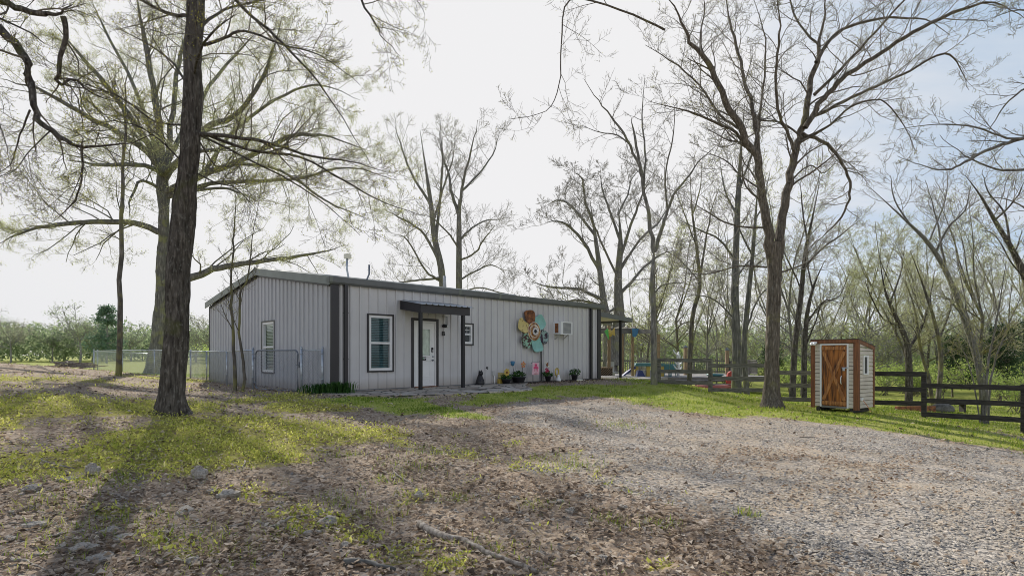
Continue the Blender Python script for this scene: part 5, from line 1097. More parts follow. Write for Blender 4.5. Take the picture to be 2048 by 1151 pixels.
QD=dict(gn=.16,up=[.02,.02,.0,-.02,0],nch=[0,5,6,6,6],ratio=.5,ang=(.5,1.15),noDown=.4)
# ---- big dark trunk in the left foreground
def tree_front():
    d=10.6; T=Tree(1,.0027); tp=[(338,842),(343,800),(346,760),(351,680),(355,600),(357,535),(364,460),(370,400),(379,290),(387,190),(387,100),(392,20),(395,-80),(402,-220),(412,-420)]
    w=[72,65,62,62,62,61,57,53,47,49,43,42,40,34,20]; tp3=[P(a,b,d) for a,b in tp]; tp3[0].z=h1(tp3[0].x,d)-.12
    tr0=rough_trunk('trunk',tp3,[px2r(x*.8,d) for x in w],56,.035,'bark_dark',.034,3,(.18,.22))
    q=dict(QD,gn=.13,up=[-.03,-.03,-.03,-.02,0],nch=[0,5,7,8,6],ratio=.5)
    px=px2r
    for pts,w0,w1,dd,n in [([(400,268),(470,274),(545,288),(620,312),(700,322),(775,345)],10,2.5,-1.2,9),([(408,266),(500,300),(600,314),(690,362),(770,405),(850,432)],8,2,.8,9),([(404,272),(480,310),(560,350),(640,400),(720,470)],6,2,-.5,8),
      ([(408,90),(450,76),(490,62),(560,88),(640,110),(720,170)],8,2,-1.5,8),([(398,-120),(470,0),(540,60),(600,122),(665,205),(745,335)],9,2,-1.8,9),([(375,32),(330,25),(280,0),(200,-30),(120,-60)],9,3,-.6,7),
      ([(364,250),(310,243),(250,200),(190,175),(130,160)],5,2,-1.4,7),([(370,330),(320,280),(270,250),(215,240)],5,1.5,-1.8,6),([(400,-250),(560,-150),(690,-40),(740,30),(762,70),(800,112)],9,1.5,-2,6),([(400,-260),(520,-200),(680,-120),(800,-40),(850,30)],9,2,.5,6),
      ([(402,-200),(300,-150),(200,-90),(100,-30),(30,40)],9,2,1.2,8),([(388,150,0),(400,100,-1),(430,60,-2),(470,30,-3)],7,3,0,6),([(380,180,0),(350,130,1),(300,90,2),(240,60,3)],7,3,0,7),([(395,60,0),(450,20,1.2),(530,0,2.4),(620,-10,3)],8,3,0,7),([(385,340),(430,365),(470,375),(505,410)],4,1.5,.3,5),([(392,270),(430,330),(470,330),(540,330)],5,1.5,1.4,7)]:
        T.limb(tr(pts,d,dd),px(w0,d),px(w1,d),3,dict(q,nch=[0,6,8,9,6]),n+4,1.2)
    finish(T,'foreground_tree','tall dark barked tree, the thickest trunk, in the left foreground',tp3[0],'bark_dark','twig_dark',('bud',1,.024,.015,5),extra=tr0)
    for pts in ([(362,838),(385,848),(402,862)],[(310,832),(292,836),(275,838)]):
        pass
tree_front()
# ---- overhanging tree whose trunk stands outside the left edge
def tree_leftedge():
    d=9.0; T=Tree(2,.0027); b=P(-190,860,d); b.z=h1(b.x,d)-.1; q=dict(QD,gn=.2,up=[-.05,-.05,-.06,-.03,0],nch=[0,5,6,6,5],ratio=.5); r=px2r
    T.limb([b,P(-185,500,d),P(-190,200,d),P(-180,-100,d),P(-160,-500,d)],[.32,.27,.24,.2,.1],0,0,q)
    for pts,w0,w1,dd,n in [([(-182,-60),(-90,0),(0,57),(50,112),(65,180),(80,240),(112,267),(165,292),(240,286),(310,268)],30,6,0,10),([(163,290),(165,345),(150,400),(108,442)],8,3,.4,6),([(-180,-100),(-90,-40),(0,2),(60,22),(110,27),(146,9)],26,11,.6,4),
      ([(126,33),(130,75),(114,150),(122,168),(150,160),(190,190),(240,205)],15,4,.8,7),([(60,220),(40,270),(20,330),(-20,350)],6,2,.5,6),([(100,262),(60,300),(30,340),(0,352)],5,2,-.8,6),([(-180,100),(-120,150),(-60,180),(0,250),(20,330)],9,2,.8,7)]:
        T.limb(tr(pts,d,dd),r(w0*.82,d),r(w1*.8,d),3,dict(q,nch=[0,6,7,8,6]),n+2,.9)
    finish(T,'overhanging_tree','dark crooked limbs reaching in from a tree beyond the left edge',b,'bark_dark','twig_dark',('bud',1,.02,.012,6))
tree_leftedge()
# ---- great spreading oak behind the chain-link fence
def tree_oak():
    d=31; T=Tree(3,.0046); w=[44,36,28,26,25,26,28]; tp=[(312,722),(316,690),(322,610),(325,510),(328,440),(326,380),(325,340)]; tp3=[P(a,b,d) for a,b in tp]; tp3[0].z=h1(tp3[0].x,d)-.1
    t0=rough_trunk('trunk',tp3,[px2r(x*.86,d) for x in w],36,.12,'bark_oak',.05,8,(.32,.5)); q=dict(QD,gn=.2,up=[.05,.04,.02,0,0],nch=[0,6,7,7,6],ratio=.48); r=px2r
    for pts,w0,w1,dd,n in [([(325,350),(292,302),(233,262),(160,225),(78,178),(0,158)],17,5,-4,11),([(324,345),(292,282),(228,190),(170,121),(107,44)],17,6,-2,11),([(325,345),(318,250),(303,150),(285,60),(268,-30)],18,8,1,10),([(328,345),(342,250),(352,150),(372,70),(380,0)],14,6,3,9),
      ([(328,360),(405,262),(467,233),(510,182),(545,107),(565,30)],16,5,-2,11),([(330,385),(404,350),(467,326),(550,287),(590,270),(660,274),(730,300)],17,5,-3,12),([(330,395),(420,367),(520,362),(600,356),(700,335),(790,360)],11,4,1,12),
      ([(324,465),(270,446),(200,443),(130,448),(60,460),(-10,490)],15,6,-4,12),([(330,565),(390,552),(440,535),(500,525),(560,517),(640,505),(690,490)],20,5,2,11),([(328,390),(430,376),(470,382),(520,405)],8,3,-2,7),([(322,380),(285,362),(262,395),(258,440)],8,3,-3,7),
      ([(326,350,0),(360,320,-3),(420,300,-6),(500,290,-8)],13,4,0,10),([(326,350,0),(290,330,-3),(210,330,-6),(130,320,-8)],12,4,0,10),([(328,340,0),(400,200,4),(470,110,7),(520,60,8)],13,4,0,11),([(326,340,0),(270,180,4),(210,60,7),(180,0,9)],12,4,0,10),([(400,352),(480,250),(570,190),(640,170),(720,200)],10,3,3,11),([(467,326),(560,340),(650,400),(740,440)],8,3,1,9)]:
        T.limb(tr(pts,d,dd),r(w0,d),r(w1,d),4,dict(q,nch=[0,6,6,6,7]),n+4,3.6)
    finish(T,'spreading_oak','huge spreading oak with mossy limbs behind the chain-link fence',tp3[0],'bark_oak','twig_warm',('bud_pale',1,.048,.1,7),extra=t0)
tree_oak()
# ---- saplings
def sapling(name,stems,d,label,twl=.9,leafm=None,n=8,seed=1,bk='bark_wood',tw='twig_dark',up=.06):
    T=Tree(seed,.004); q=dict(QD,gn=.12,up=[up,up,up,.0],nch=[0,4,5,5],ratio=.55,ang=(.5,1.0)); b=None
    for pts,w0,w1 in stems:
        p3=[P(a,b_,d) for a,b_ in pts]; z=h1(p3[0].x,p3[0].y)-.08
        if abs(p3[0].z-z)<.8: p3[0].z=z
        if b is None: b=p3[0].copy()
        T.limb(p3,px2r(w0,d),px2r(w1,d),3,q,n,twl,.3)
    return finish(T,name,label,b,bk,tw,leafm)
sapling('young_tree',[([(237,752),(239,600),(243,430),(247,330),(252,200),(256,110)],13,3)],21,'slim straight young tree left of the big dark trunk, before the chain-link fence',1.6,('bud',1,.03,.03,3),14,31)
sapling('sapling',[([(470,774),(467,700),(466,657),(462,590),(466,500),(470,420),(468,330)],9,2)],16.3,'slim left sapling growing just outside the chain-link gate',1.0,('bud',1,.025,.03,4),10,32)
sapling('sapling',[([(485,774),(490,743),(479,665),(481,585),(494,560),(505,480),(520,390)],8,2)],16.1,'crooked right sapling growing just outside the chain-link gate',1.0,('bud',1,.025,.03,5),10,33)
# ---- bare trees seen over the roof
def traced(name,label,d,trunks,limbs,q,seed,bk,tw,leaf=None,rmin=.008,Lc=2.0,lev=3,nn=9):
    T=Tree(seed,rmin); base=None
    for pts,ws in trunks:
        p3=[P(p[0],p[1],d+(p[2] if len(p)>2 else 0)) for p in pts]; z=h1(p3[0].x,p3[0].y)-.1
        if base is None: base=Vector((p3[0].x,p3[0].y,z))
        if len(pts[0])<3: p3[0]=Vector((p3[0].x,p3[0].y,z))
        T.limb(p3,[px2r(x,d) for x in ws],0,lev-1,q,nn//2,Lc*.7,.45)
    for l in limbs:
        pts,w0,w1,dd=l[:4]; T.limb(tr(pts,d,dd),px2r(w0,d),px2r(w1,d),lev,q,l[4] if len(l)>4 else nn,Lc)
    return finish(T,name,label,base,bk,tw,leaf)
QB=dict(QD,gn=.17,up=[.06,.06,.05,.03,0],nch=[0,5,7,8,6],ratio=.58)
traced('bare_tree','bare tree behind the roof with a leaning grey trunk, left one of two',42,[([(890,700),(885,560),(870,480),(862,410),(852,340),(840,260)],[20,16,13,10,7,3])],
  [([(880,530),(850,470),(810,440),(770,420)],7,3,-3),([(872,480),(880,400),(885,320),(880,240)],8,3,3),([(862,410),(830,360),(805,300),(790,250)],7,3,2),([(878,560),(850,540),(815,480),(790,470)],6,2,-4),([(866,450),(885,380),(905,320),(910,270)],6,2,4),([(884,555),(840,560),(800,565),(770,580)],6,2,-4)],QB,41,'bark_pale','twig_haze',('bud_pale',1,.05,.08,8),.009,2.6)
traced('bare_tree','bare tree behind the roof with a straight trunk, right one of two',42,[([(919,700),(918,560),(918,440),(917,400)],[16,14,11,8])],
  [([(918,430),(905,390),(895,340),(882,300),(880,240)],9,2,2),([(918,430),(922,390),(932,340),(945,290),(955,240)],9,2,-2),([(919,480),(945,455),(975,440),(1000,440)],6,2,3),([(919,500),(900,470),(870,440),(850,430)],5,2,-3),([(919,560),(955,540),(985,530),(1010,545)],5,2,2),([(925,380),(955,350),(985,310),(1000,260)],6,2,4),([(919,520),(950,505),(970,475),(990,450)],5,2,-4),([(919,585),(960,575),(1000,585),(1030,590)],4,2,-3)],QB,42,'bark_pale','twig_haze',None,.009,2.4)
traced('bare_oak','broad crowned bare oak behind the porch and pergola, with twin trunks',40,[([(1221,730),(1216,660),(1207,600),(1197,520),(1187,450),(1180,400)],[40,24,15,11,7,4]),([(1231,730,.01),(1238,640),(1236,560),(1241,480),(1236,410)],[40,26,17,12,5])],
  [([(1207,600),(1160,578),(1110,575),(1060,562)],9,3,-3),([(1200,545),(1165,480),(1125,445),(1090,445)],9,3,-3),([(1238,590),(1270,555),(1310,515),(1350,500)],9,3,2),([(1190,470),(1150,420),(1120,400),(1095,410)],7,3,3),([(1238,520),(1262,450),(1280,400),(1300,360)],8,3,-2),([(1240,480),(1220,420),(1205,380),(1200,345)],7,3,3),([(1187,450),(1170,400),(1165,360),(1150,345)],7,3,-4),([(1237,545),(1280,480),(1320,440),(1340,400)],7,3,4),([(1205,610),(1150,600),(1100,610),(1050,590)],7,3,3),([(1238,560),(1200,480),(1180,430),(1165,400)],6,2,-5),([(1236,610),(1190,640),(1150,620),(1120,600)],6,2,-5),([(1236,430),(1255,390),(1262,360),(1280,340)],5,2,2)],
  dict(QB,gn=.24,nch=[0,4,5,6,5]),43,'bark_pale','twig_haze',None,.009,2.6,4)
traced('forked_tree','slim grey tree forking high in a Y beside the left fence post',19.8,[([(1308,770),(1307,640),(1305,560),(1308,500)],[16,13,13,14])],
  [([(1308,505),(1299,440),(1288,385),(1282,345),(1262,292),(1230,242),(1197,202),(1168,158)],10,2.5,-1,10),([(1309,502),(1325,450),(1340,410),(1362,370),(1400,322),(1445,280)],10,2.5,1,10),([(1284,350),(1272,292),(1263,236)],7,5,.3,1),([(1287,375),(1290,300),(1284,230),(1290,150)],6,2,1.5,8),([(1335,420),(1330,350),(1345,280),(1350,210)],5,2,-1,7),([(1306,590),(1325,570),(1360,565),(1390,572)],4,1.5,-1,5),([(1262,292),(1235,270),(1200,265),(1160,250)],4,1.5,.5,6)],dict(QD,gn=.14,up=[.05,.05,.04,.02],nch=[0,4,5,5]),44,'bark_pale','twig_haze',None,.0045,1.3)
# ---- the tall forked tree in front of the fence
def tree_hero():
    d=16.5; T=Tree(5,.0042); tp=[(1538,826),(1541,795),(1544,720),(1546,640),(1548,560),(1549,510),(1548,486)]; w=[40,35,31,28,29,33,36]; tp3=[P(a,b,d) for a,b in tp]; tp3[0].z=h1(tp3[0].x,d)-.12
    t0=rough_trunk('trunk',tp3,[px2r(x,d) for x in w],44,.05,'bark_hero',.022,5,(.16,.3)); q=dict(QD,gn=.17,up=[.0,.01,.02,.02,0],nch=[0,4,5,6,6],ratio=.48); r=px2r
    for pts,w0,w1,dd,n in [([(1543,515),(1536,453),(1524,380),(1508,308),(1482,258),(1451,203),(1420,141),(1383,83),(1357,31),(1330,-20)],23,7,-1.5,10),([(1517,330),(1514,271),(1503,208),(1488,156),(1472,89),(1456,31),(1450,-30)],11,5,1.5,10),
      ([(1556,515),(1563,453),(1577,365),(1592,302),(1608,250),(1614,208),(1623,156),(1639,94),(1647,31),(1655,-40)],22,8,.5,9),([(1610,255),(1639,208),(1675,167),(1717,135),(1780,94),(1842,57),(1926,18),(1988,5),(2050,38)],13,5,-1.5,12),
      ([(1614,240),(1691,201),(1754,172),(1821,141),(1889,107),(1920,135),(1938,180)],9,3,1.2,11),([(1632,125),(1665,73),(1717,47),(1780,36),(1850,40),(1900,70)],9,3,1,9),([(1628,190),(1680,140),(1733,83),(1800,10),(1850,-40)],8,3,-1,9),
      ([(1606,268),(1654,289),(1686,328),(1701,375),(1691,422),(1654,464),(1613,500)],9,3,.7,10),([(1590,305),(1572,260),(1556,219),(1554,130),(1560,52),(1552,-20)],8,4,-1.5,9),([(1508,300),(1520,235),(1526,177),(1530,78),(1508,0)],7,3,2.0,9),
      ([(1506,308),(1472,266),(1430,245),(1378,224),(1300,203)],8,3,-1,10),([(1482,258),(1440,230),(1400,170),(1340,120),(1290,90)],7,3,1.5,9),([(1535,455),(1475,452),(1425,430),(1380,400)],5,2,-.8,8),([(1533,534),(1480,532),(1412,548),(1365,545)],5,2,-1,8),([(1560,545),(1590,535),(1622,518),(1645,480)],5,2,.8,6),
      ([(1600,285),(1660,250),(1700,215),(1760,200),(1800,240),(1830,300)],6,2,-1.8,9),([(1578,365),(1620,330),(1650,345),(1690,300)],4,2,1.8,7),([(1524,380),(1480,350),(1450,320),(1400,300)],5,2,1.4,8),([(1420,141),(1400,80),(1410,20),(1400,-30)],5,2,1,6),([(1640,94),(1600,50),(1580,0),(1570,-50)],6,3,1.4,6),([(1330,60),(1240,20),(1140,0),(1123,90),(1118,170),(1092,222),(1022,238)],5,1.2,-3,5),([(1605,275),(1560,245),(1520,240),(1480,215)],5,2,.6,7)]:
        T.limb(tr(pts,d,dd),r(w0,d),r(w1,d),3,dict(q,nch=[0,6,7,8]),n+5,1.55)
    finish(T,'forked_tree','tall tree with a thick trunk forking in two, standing on grass left of the shed',tp3[0],'bark_hero','twig',('bud',1,.02,.015,5),extra=t0)
tree_hero()
def tree_rightedge():
    d=13; T=Tree(6,.0038); b=P(2360,900,d); b.z=h1(b.x,d)-.1; q=dict(QD,gn=.15,up=[.02,.02,.02,0],nch=[0,4,5,6],ratio=.5); r=px2r
    T.limb([b,P(2350,600,d),P(2345,300,d),P(2340,0,d),P(2320,-300,d)],[.26,.22,.2,.16,.1],0,0,q)
    for pts,w0,w1,dd,n in [([(2345,200),(2200,235),(2100,265),(2048,277),(1985,296),(1930,325),(1893,340),(1840,330),(1795,312)],13,2,0,11),([(2060,275),(2014,276),(1952,255),(1873,248),(1795,260)],6,1.5,-1,9),([(2345,330),(2200,345),(2048,340),(1993,338),(1930,310),(1880,270)],9,2,1,9),([(2345,100),(2200,170),(2080,170),(2030,190),(1990,240),(1960,300)],8,2,.8,9),([(2342,50),(2200,60),(2110,40),(2040,20),(1980,40)],9,2,-.8,8),([(2345,420),(2200,450),(2100,440),(2020,400),(1960,395)],7,2,.6,8)]:
        T.limb(tr(pts,d,dd),r(w0,d),r(w1,d),3,q,n,.95)
    finish(T,'overhanging_tree','bare grey limbs reaching in from a tree beyond the right edge',b,'bark_grey','twig',('bud',1,.018,.012,6))
tree_rightedge()
# ---- trees of the wood on the right that can be told apart
QW=dict(QD,gn=.16,up=[.05,.05,.05,.02,0],nch=[0,4,5,6,6],ratio=.57)
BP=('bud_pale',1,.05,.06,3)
traced('woodland_tree','slender dark trunk between the Y forked tree and the tall mossy trunk',27,[([(1378,770),(1384,640),(1399,575),(1394,500),(1384,420),(1380,340)],[11,10,9,7,5,2])],[([(1398,580),(1408,500),(1420,430),(1440,370)],6,2,1),([(1392,490),(1370,430),(1350,380)],4,2,-2),([(1385,640),(1360,650),(1330,680),(1300,690)],3,1,-1,5),([(1384,430),(1400,380),(1405,330)],4,1.5,1),([(1397,560),(1360,520),(1330,500)],4,1.5,2)],QW,51,'bark_wood','twig',None,.006,1.6)
traced('woodland_tree','tall mossy trunk behind the fence left of the thick forked tree',25,[([(1472,800),(1474,700),(1470,600),(1472,500),(1476,400),(1482,300),(1490,200)],[24,20,17,14,12,9,4])],[([(1472,520),(1440,480),(1400,460),(1360,440)],6,2,-1),([(1474,430),(1450,380),(1440,320)],6,2,1.5),([(1478,380),(1500,320),(1520,260)],6,2,-1),([(1471,640),(1430,600),(1390,590),(1350,600)],4,1.5,-1.5),([(1470,560),(1500,520),(1530,500)],5,2,2)],QW,52,'bark_oak','twig',BP,.006,1.7)
traced('woodland_tree','yellow lichened trunk leaning right just beside the tall mossy trunk',26,[([(1494,795),(1488,700),(1496,600),(1505,510),(1512,420),(1518,340)],[14,12,11,9,7,3])],[([(1492,660),(1510,610),(1530,580),(1560,570)],5,2,1),([(1505,510),(1480,460),(1470,400)],5,2,-1),([(1510,440),(1530,400),(1540,340)],4,2,1)],QW,53,'bark_oak','twig',BP,.006,1.5)
traced('woodland_tree','dark trunk leaning right between the thick forked tree and the shed',23,[([(1584,800),(1590,690),(1602,590),(1610,510),(1624,440),(1640,360)],[15,12,11,9,6,3])],[([(1606,540),(1640,500),(1680,470),(1720,440)],6,2,1),([(1604,580),(1580,530),(1560,490)],4,2,-1),([(1615,480),(1605,420),(1600,360)],5,2,1)],QW,54,'bark_dark','twig',BP,.006,1.5)
traced('woodland_tree','dark upright trunk right behind the left edge of the shed roof',23.5,[([(1608,800),(1610,690),(1614,630),(1628,570),(1650,520)],[12,10,9,6,3])],[([(1613,650),(1640,610),(1680,590),(1700,540)],5,2,1),([(1612,690),(1632,640),(1650,600),(1690,610)],4,1.5,-1),([(1625,575),(1615,520),(1620,460)],4,2,1)],QW,55,'bark_dark','twig',BP,.006,1.4)
traced('woodland_tree','black forking trunk behind the fence right of the shed',27,[([(1817,800),(1818,740),(1812,680),(1790,630),(1770,580),(1760,520)],[16,14,12,9,6,3])],[([(1815,700),(1845,650),(1860,600),(1870,540)],8,2,1),([(1800,650),(1770,640),(1745,600),(1730,560)],5,2,-1),([(1780,610),(1800,550),(1810,490)],5,2,2)],QW,56,'bark_dark','twig_warm',BP,.007,1.7)
traced('woodland_tree','thin double trunk behind the middle of the right fence',24,[([(1866,815),(1858,760),(1840,690),(1830,620),(1810,560)],[10,8,7,5,2]),([(1874,815,.02),(1882,730),(1874,660),(1846,570),(1820,500)],[11,10,8,5,2])],[([(1878,680),(1900,620),(1910,560)],5,2,1),([(1850,720),(1830,660),(1800,640)],4,1.5,-1)],QW,57,'bark_wood','twig_warm',BP,.006,1.5)
traced('leaning_tree','pale topped tree leaning far left over the right woodland',28,[([(1975,800),(1955,720),(1930,640),(1900,560),(1860,490),(1800,430),(1740,375)],[16,14,13,11,9,6,3])],[([(1895,550),(1880,480),(1870,420),(1850,360)],6,2,1),([(1870,505),(1900,450),(1930,420),(1945,360)],6,2,-1),([(1820,450),(1790,400),(1780,350)],5,2,1),([(1930,640),(1900,600),(1860,590)],4,2,-2),([(1860,480),(1890,400),(1895,350)],4,2,2)],QW,58,'bark_grey','twig',None,.007,1.8)
traced('leaning_tree','dark tree leaning left at the right edge of the photo',21,[([(2120,850),(2090,700),(2052,560),(2025,500),(1995,450),(1960,390),(1930,350)],[18,16,14,11,9,6,3])],[([(2020,490),(2010,430),(1975,380),(1965,340)],6,2,1),([(2050,560),(2020,520),(1990,470),(1960,460)],4,2,-1),([(2070,620),(2100,540),(2110,460)],6,2,1),([(1990,440),(2030,400),(2050,360)],5,2,-1)],QW,59,'bark_dark','twig',BP,.006,1.5)
sapling('sapling',[([(1966,850),(1958,760),(1945,680),(1930,600),(1915,520)],7,2),([(1970,850),(1974,760),(1985,680),(2000,600),(2012,520)],8,2),([(1974,850),(1982,760),(2000,690),(2030,620),(2048,580)],6,2),([(1962,850),(1950,780),(1935,720),(1905,650)],4,1.5)],16.6,'pale multi stemmed sapling in front of the right hand fence',1.1,('bud',1,.028,.03,4),8,60,'bark_grey','twig_warm')
# ---- woodland and tree lines made from a few kinds
def kind_bare(seed,h,lean=0,leaf=None,bk='bark_wood',tw='twig',rmin=.012,mult=1.0,forks=2):
    r=random.Random(seed); T=Tree(seed,rmin); q=dict(QW,gn=.17,nch=[0,4,5,5,6]); top=[]
    base=[(0,0,-.15),(lean*.15+r.gauss(0,.1),r.gauss(0,.1),h*.2),(lean*.5+r.gauss(0,.15),r.gauss(0,.15),h*.4)]
    T.limb(base,[h*.009,h*.0073,h*.006],0,0,q)
    for k in range(forks):
        a=r.uniform(0,6.28)+k*2.6; e=h*.17; p=[base[-1]]
        for f in(.6,.8,1.0): p.append((base[-1][0]+lean*(f-.4)+math.cos(a)*e*(f-.4)*2+r.gauss(0,.2),base[-1][1]+math.sin(a)*e*(f-.4)*2+r.gauss(0,.2),h*f))
        T.limb(p,h*.0055,h*.001,3,q,14,h*.16*mult,.1)
    for k in range(6):
        f=r.uniform(.22,.42); a=r.uniform(0,6.28); z=h*f; l=h*r.uniform(.14,.24); T.limb([(lean*f,0,z),(lean*f+math.cos(a)*l*.5,math.sin(a)*l*.5,z+l*.3),(lean*f+math.cos(a)*l,math.sin(a)*l,z+l*.6)],h*.004,h*.001,2,q,7,h*.1*mult)
    return T
def kind_leafy(seed,h,bk):
    r=random.Random(seed); T=Tree(seed,.03); q=dict(QW,gn=.2,nch=[0,4,5,6,6],up=[.03]*5); T.thr=.05
    T.limb([(0,0,-.2),(r.gauss(0,.1),0,h*.2),(r.gauss(0,.2),r.gauss(0,.2),h*.45)],[h*.018,h*.014,h*.011],0,0,q)
    for k in range(9):
        f=r.uniform(.2,.5); a=k*.7*2+r.uniform(-.3,.3); l=h*r.uniform(.28,.45); up=r.uniform(.4,1.3); T.limb([(0,0,h*f),(math.cos(a)*l*.5,math.sin(a)*l*.5,h*f+l*.4*up),(math.cos(a)*l*.8,math.sin(a)*l*.8,min(h*.97,h*f+l*up))],h*.008,h*.002,2,q,9,h*.2)
    return T
def make(name,T,label,cat,bk,tw,leaf,group):
    o=finish(T,name,label,(0,0,0),bk,tw,leaf,group,cat); kids_of(o); return o
class Proto:
    def __init__(s,o): s.o=o; s.used=False
    def place(s,loc,rz,sc,label=None,group=None):
        o=s.o if not s.used else copy_tree(s.o); s.used=True; o.location=loc; o.rotation_euler=(0,0,rz); o.scale=sc if isinstance(sc,tuple) else (sc,)*3
        if label: o['label']=label
        if group: o['group']=group
        return o
GW_='bare woodland trees behind the board fence'
bare=[Proto(make('woodland_tree',kind_bare(70+i,14,ln,None,rmin=.011,forks=fk),'bare grey woodland tree behind the board fence','tree',bk,tw,lf,GW_)) for i,(ln,fk,bk,tw,lf) in enumerate([(0,2,'bark_wood','twig',('bud_pale',1,.09,.12,7)),(1.6,3,'bark_wood','twig_warm',('bud_pale',2,.09,.14,1)),(-1.5,2,'bark_pale','twig_warm',('bud_pale',2,.08,.14,2)),(.4,3,'bark_pale','twig_haze',('bud_pale',1,.09,.12,8))])]
leafy=[Proto(make('leafing_tree',kind_leafy(80+i,11,0),'woodland tree in pale spring leaf deep behind the fence','tree','bark_haze','bark_haze',(lm,pr,sz,.28,i),'leafing trees deep in the right woodland')) for i,(lm,pr,sz) in enumerate([('leaf_spring',3,.13),('bud_pale',3,.14)])]
rr=random.Random(21)
n=0
for k in range(44):
    d=rr.uniform(33,72); px=rr.uniform(1275,2120)
    if px<1450: d=max(d,44)
    s=rr.uniform(.62,1.05)*(.8+.2*d/45)
    b=onground(px,d); z=(lambda q:q.place(b,rr.uniform(0,6.28),(s,s,s*rr.uniform(.85,1.15))))(bare[k%4])
    z['label']='bare grey woodland tree behind the board fence'; 
for k in range(24):
    d=rr.uniform(48,90); px=rr.uniform(1260,2150) if k>5 else rr.uniform(1020,1300); s=rr.uniform(.6,1.0); b=onground(px,d)
    q=leafy[k%2].place(b,rr.uniform(0,6.28),(s*1.2,s*1.2,s)); q['label']='woodland tree in pale spring leaf deep behind the fence'
# far tree line on the left
GL='trees of the far line beyond the left crest'
farl=[Proto(make('field_tree',kind_leafy(90+i,10,0),'hazy spring tree in the far line beyond the left crest','tree','bark_haze','bark_haze',(lm,4,.2,.4,i),GL)) for i,lm in enumerate(['leaf_far','leaf_far_tan','leaf_far'])]
for k,(px,d,s) in enumerate([(-60,95,1.0),(22,88,.82),(-15,110,1.0),(105,96,.7),(128,104,.85),(160,92,1.02),(185,98,.9),(205,110,.95),(262,104,.78),(285,118,.75),(370,100,.6),(392,92,.78),(412,80,.72),(425,95,.95),(40,125,.9),(230,124,.9),(-130,90,1),(345,84,.42),(455,100,.9),(500,95,.8)]):
    q=farl[k%3].place(onground(px,d),rr.uniform(0,6.28),(s*1.05,s*1.05,s*.92)); q['label']='hazy spring tree in the far line beyond the left crest'
def pine(seed,h):
    r=random.Random(seed); T=Tree(seed,.03); T.limb([(0,0,-.2),(.1,0,h*.5),(0,.1,h)],[h*.016,h*.011,.02],0,0,QD); tips=[]
    for k in range(70):
        f=r.uniform(.18,.99); a=r.uniform(0,6.28); l=h*.32*(1-f)**.6*r.uniform(.6,1.15)+.2; z=h*f; e=(math.cos(a)*l,math.sin(a)*l,z+l*.12); T.put([(0,0,z),(e[0]*.5,e[1]*.5,z+l*.1),e],[.05,.04,.02])
        for _ in range(14): t=r.uniform(.3,1.05); T.tips.append((e[0]*t+r.gauss(0,.25),e[1]*t+r.gauss(0,.25),z+(e[2]-z)*t+r.gauss(0,.14)))
    return T
pn=Proto(make('evergreen_tree',pine(5,10),'dark evergreen standing out of the hazy line at left','tree','bark_haze','bark_haze',('needle_far',7,.3,.22,4),None))
pn.place(onground(213,84),.5,(.92,.92,.86),'dark evergreen standing out of the hazy tree line at left')
cd=Proto(make('cedar_tree',pine(8,7),'dark cedar in the right woodland','tree','bark_wood','bark_wood',('needle',8,.16,.2,4),'dark cedars in the right woodland'))
for px,d,s,l in [(1905,40,.62,'dark cedar right of the thin double trunk, deep in the wood'),(2000,37,.7,'dark cedar behind the leaning trees at the right edge'),(1545,46,.6,'dark cedar half hidden behind the thick forked trunk'),(2080,33,.75,'dark cedar at the very right edge of the wood'),(1940,50,.65,'dark cedar between the leaning pale tree and the right edge')]:
    cd.place(onground(px,d),rr.uniform(0,6.28),s,l)
def shrub(seed,h,w):
    r=random.Random(seed); T=Tree(seed,.006); q=dict(QW,nch=[0,4,5,5],up=[.03]*4,gn=.25)
    for k in range(9):
        a=r.uniform(0,6.28); l=w*r.uniform(.25,.5); T.limb([(r.gauss(0,.15),r.gauss(0,.15),-.05),(math.cos(a)*l*.5,math.sin(a)*l*.5,h*.5),(math.cos(a)*l,math.sin(a)*l,h*r.uniform(.7,1))],.02,.006,2,q,7,h*.4)
    return T
GS='green shrubs of the undergrowth beyond the fence'
shr=[Proto(make('shrub',shrub(100+i,2.2,2.6),'leafy green shrub in the undergrowth beyond the fence','shrub','bark_wood','twig',(lm,3,.11,.14,i),GS)) for i,lm in enumerate(['leaf_spring','plant_green'])]
for k in range(46):
    px=rr.uniform(1270,2130); d=rr.uniform(40,58) if k<40 else rr.uniform(33,44)
    if px<1480 and d<46: d+=12
    if k>=40: px=rr.uniform(1760,2130)
    s=rr.uniform(.5,1.1); q=shr[0 if rr.random()<.85 else 1].place(onground(px,d),rr.uniform(0,6.28),(s*1.2,s*1.2,s)); q['label']='leafy green shrub in the undergrowth beyond the fence'
for px,d,s,l in [(2030,24,.8,'bright green bush at the right edge behind the fence'),(1640,46,.9,'yellow green bush seen left of the shed under the trees'),(425,52,.9,'low green bush left of the house behind the chain-link fence'),(620,14.9,.001,'')]:
    if s>.01: q=shr[0].place(onground(px,d),rr.uniform(0,6.28),s,l); q['group']=''; del q['group']
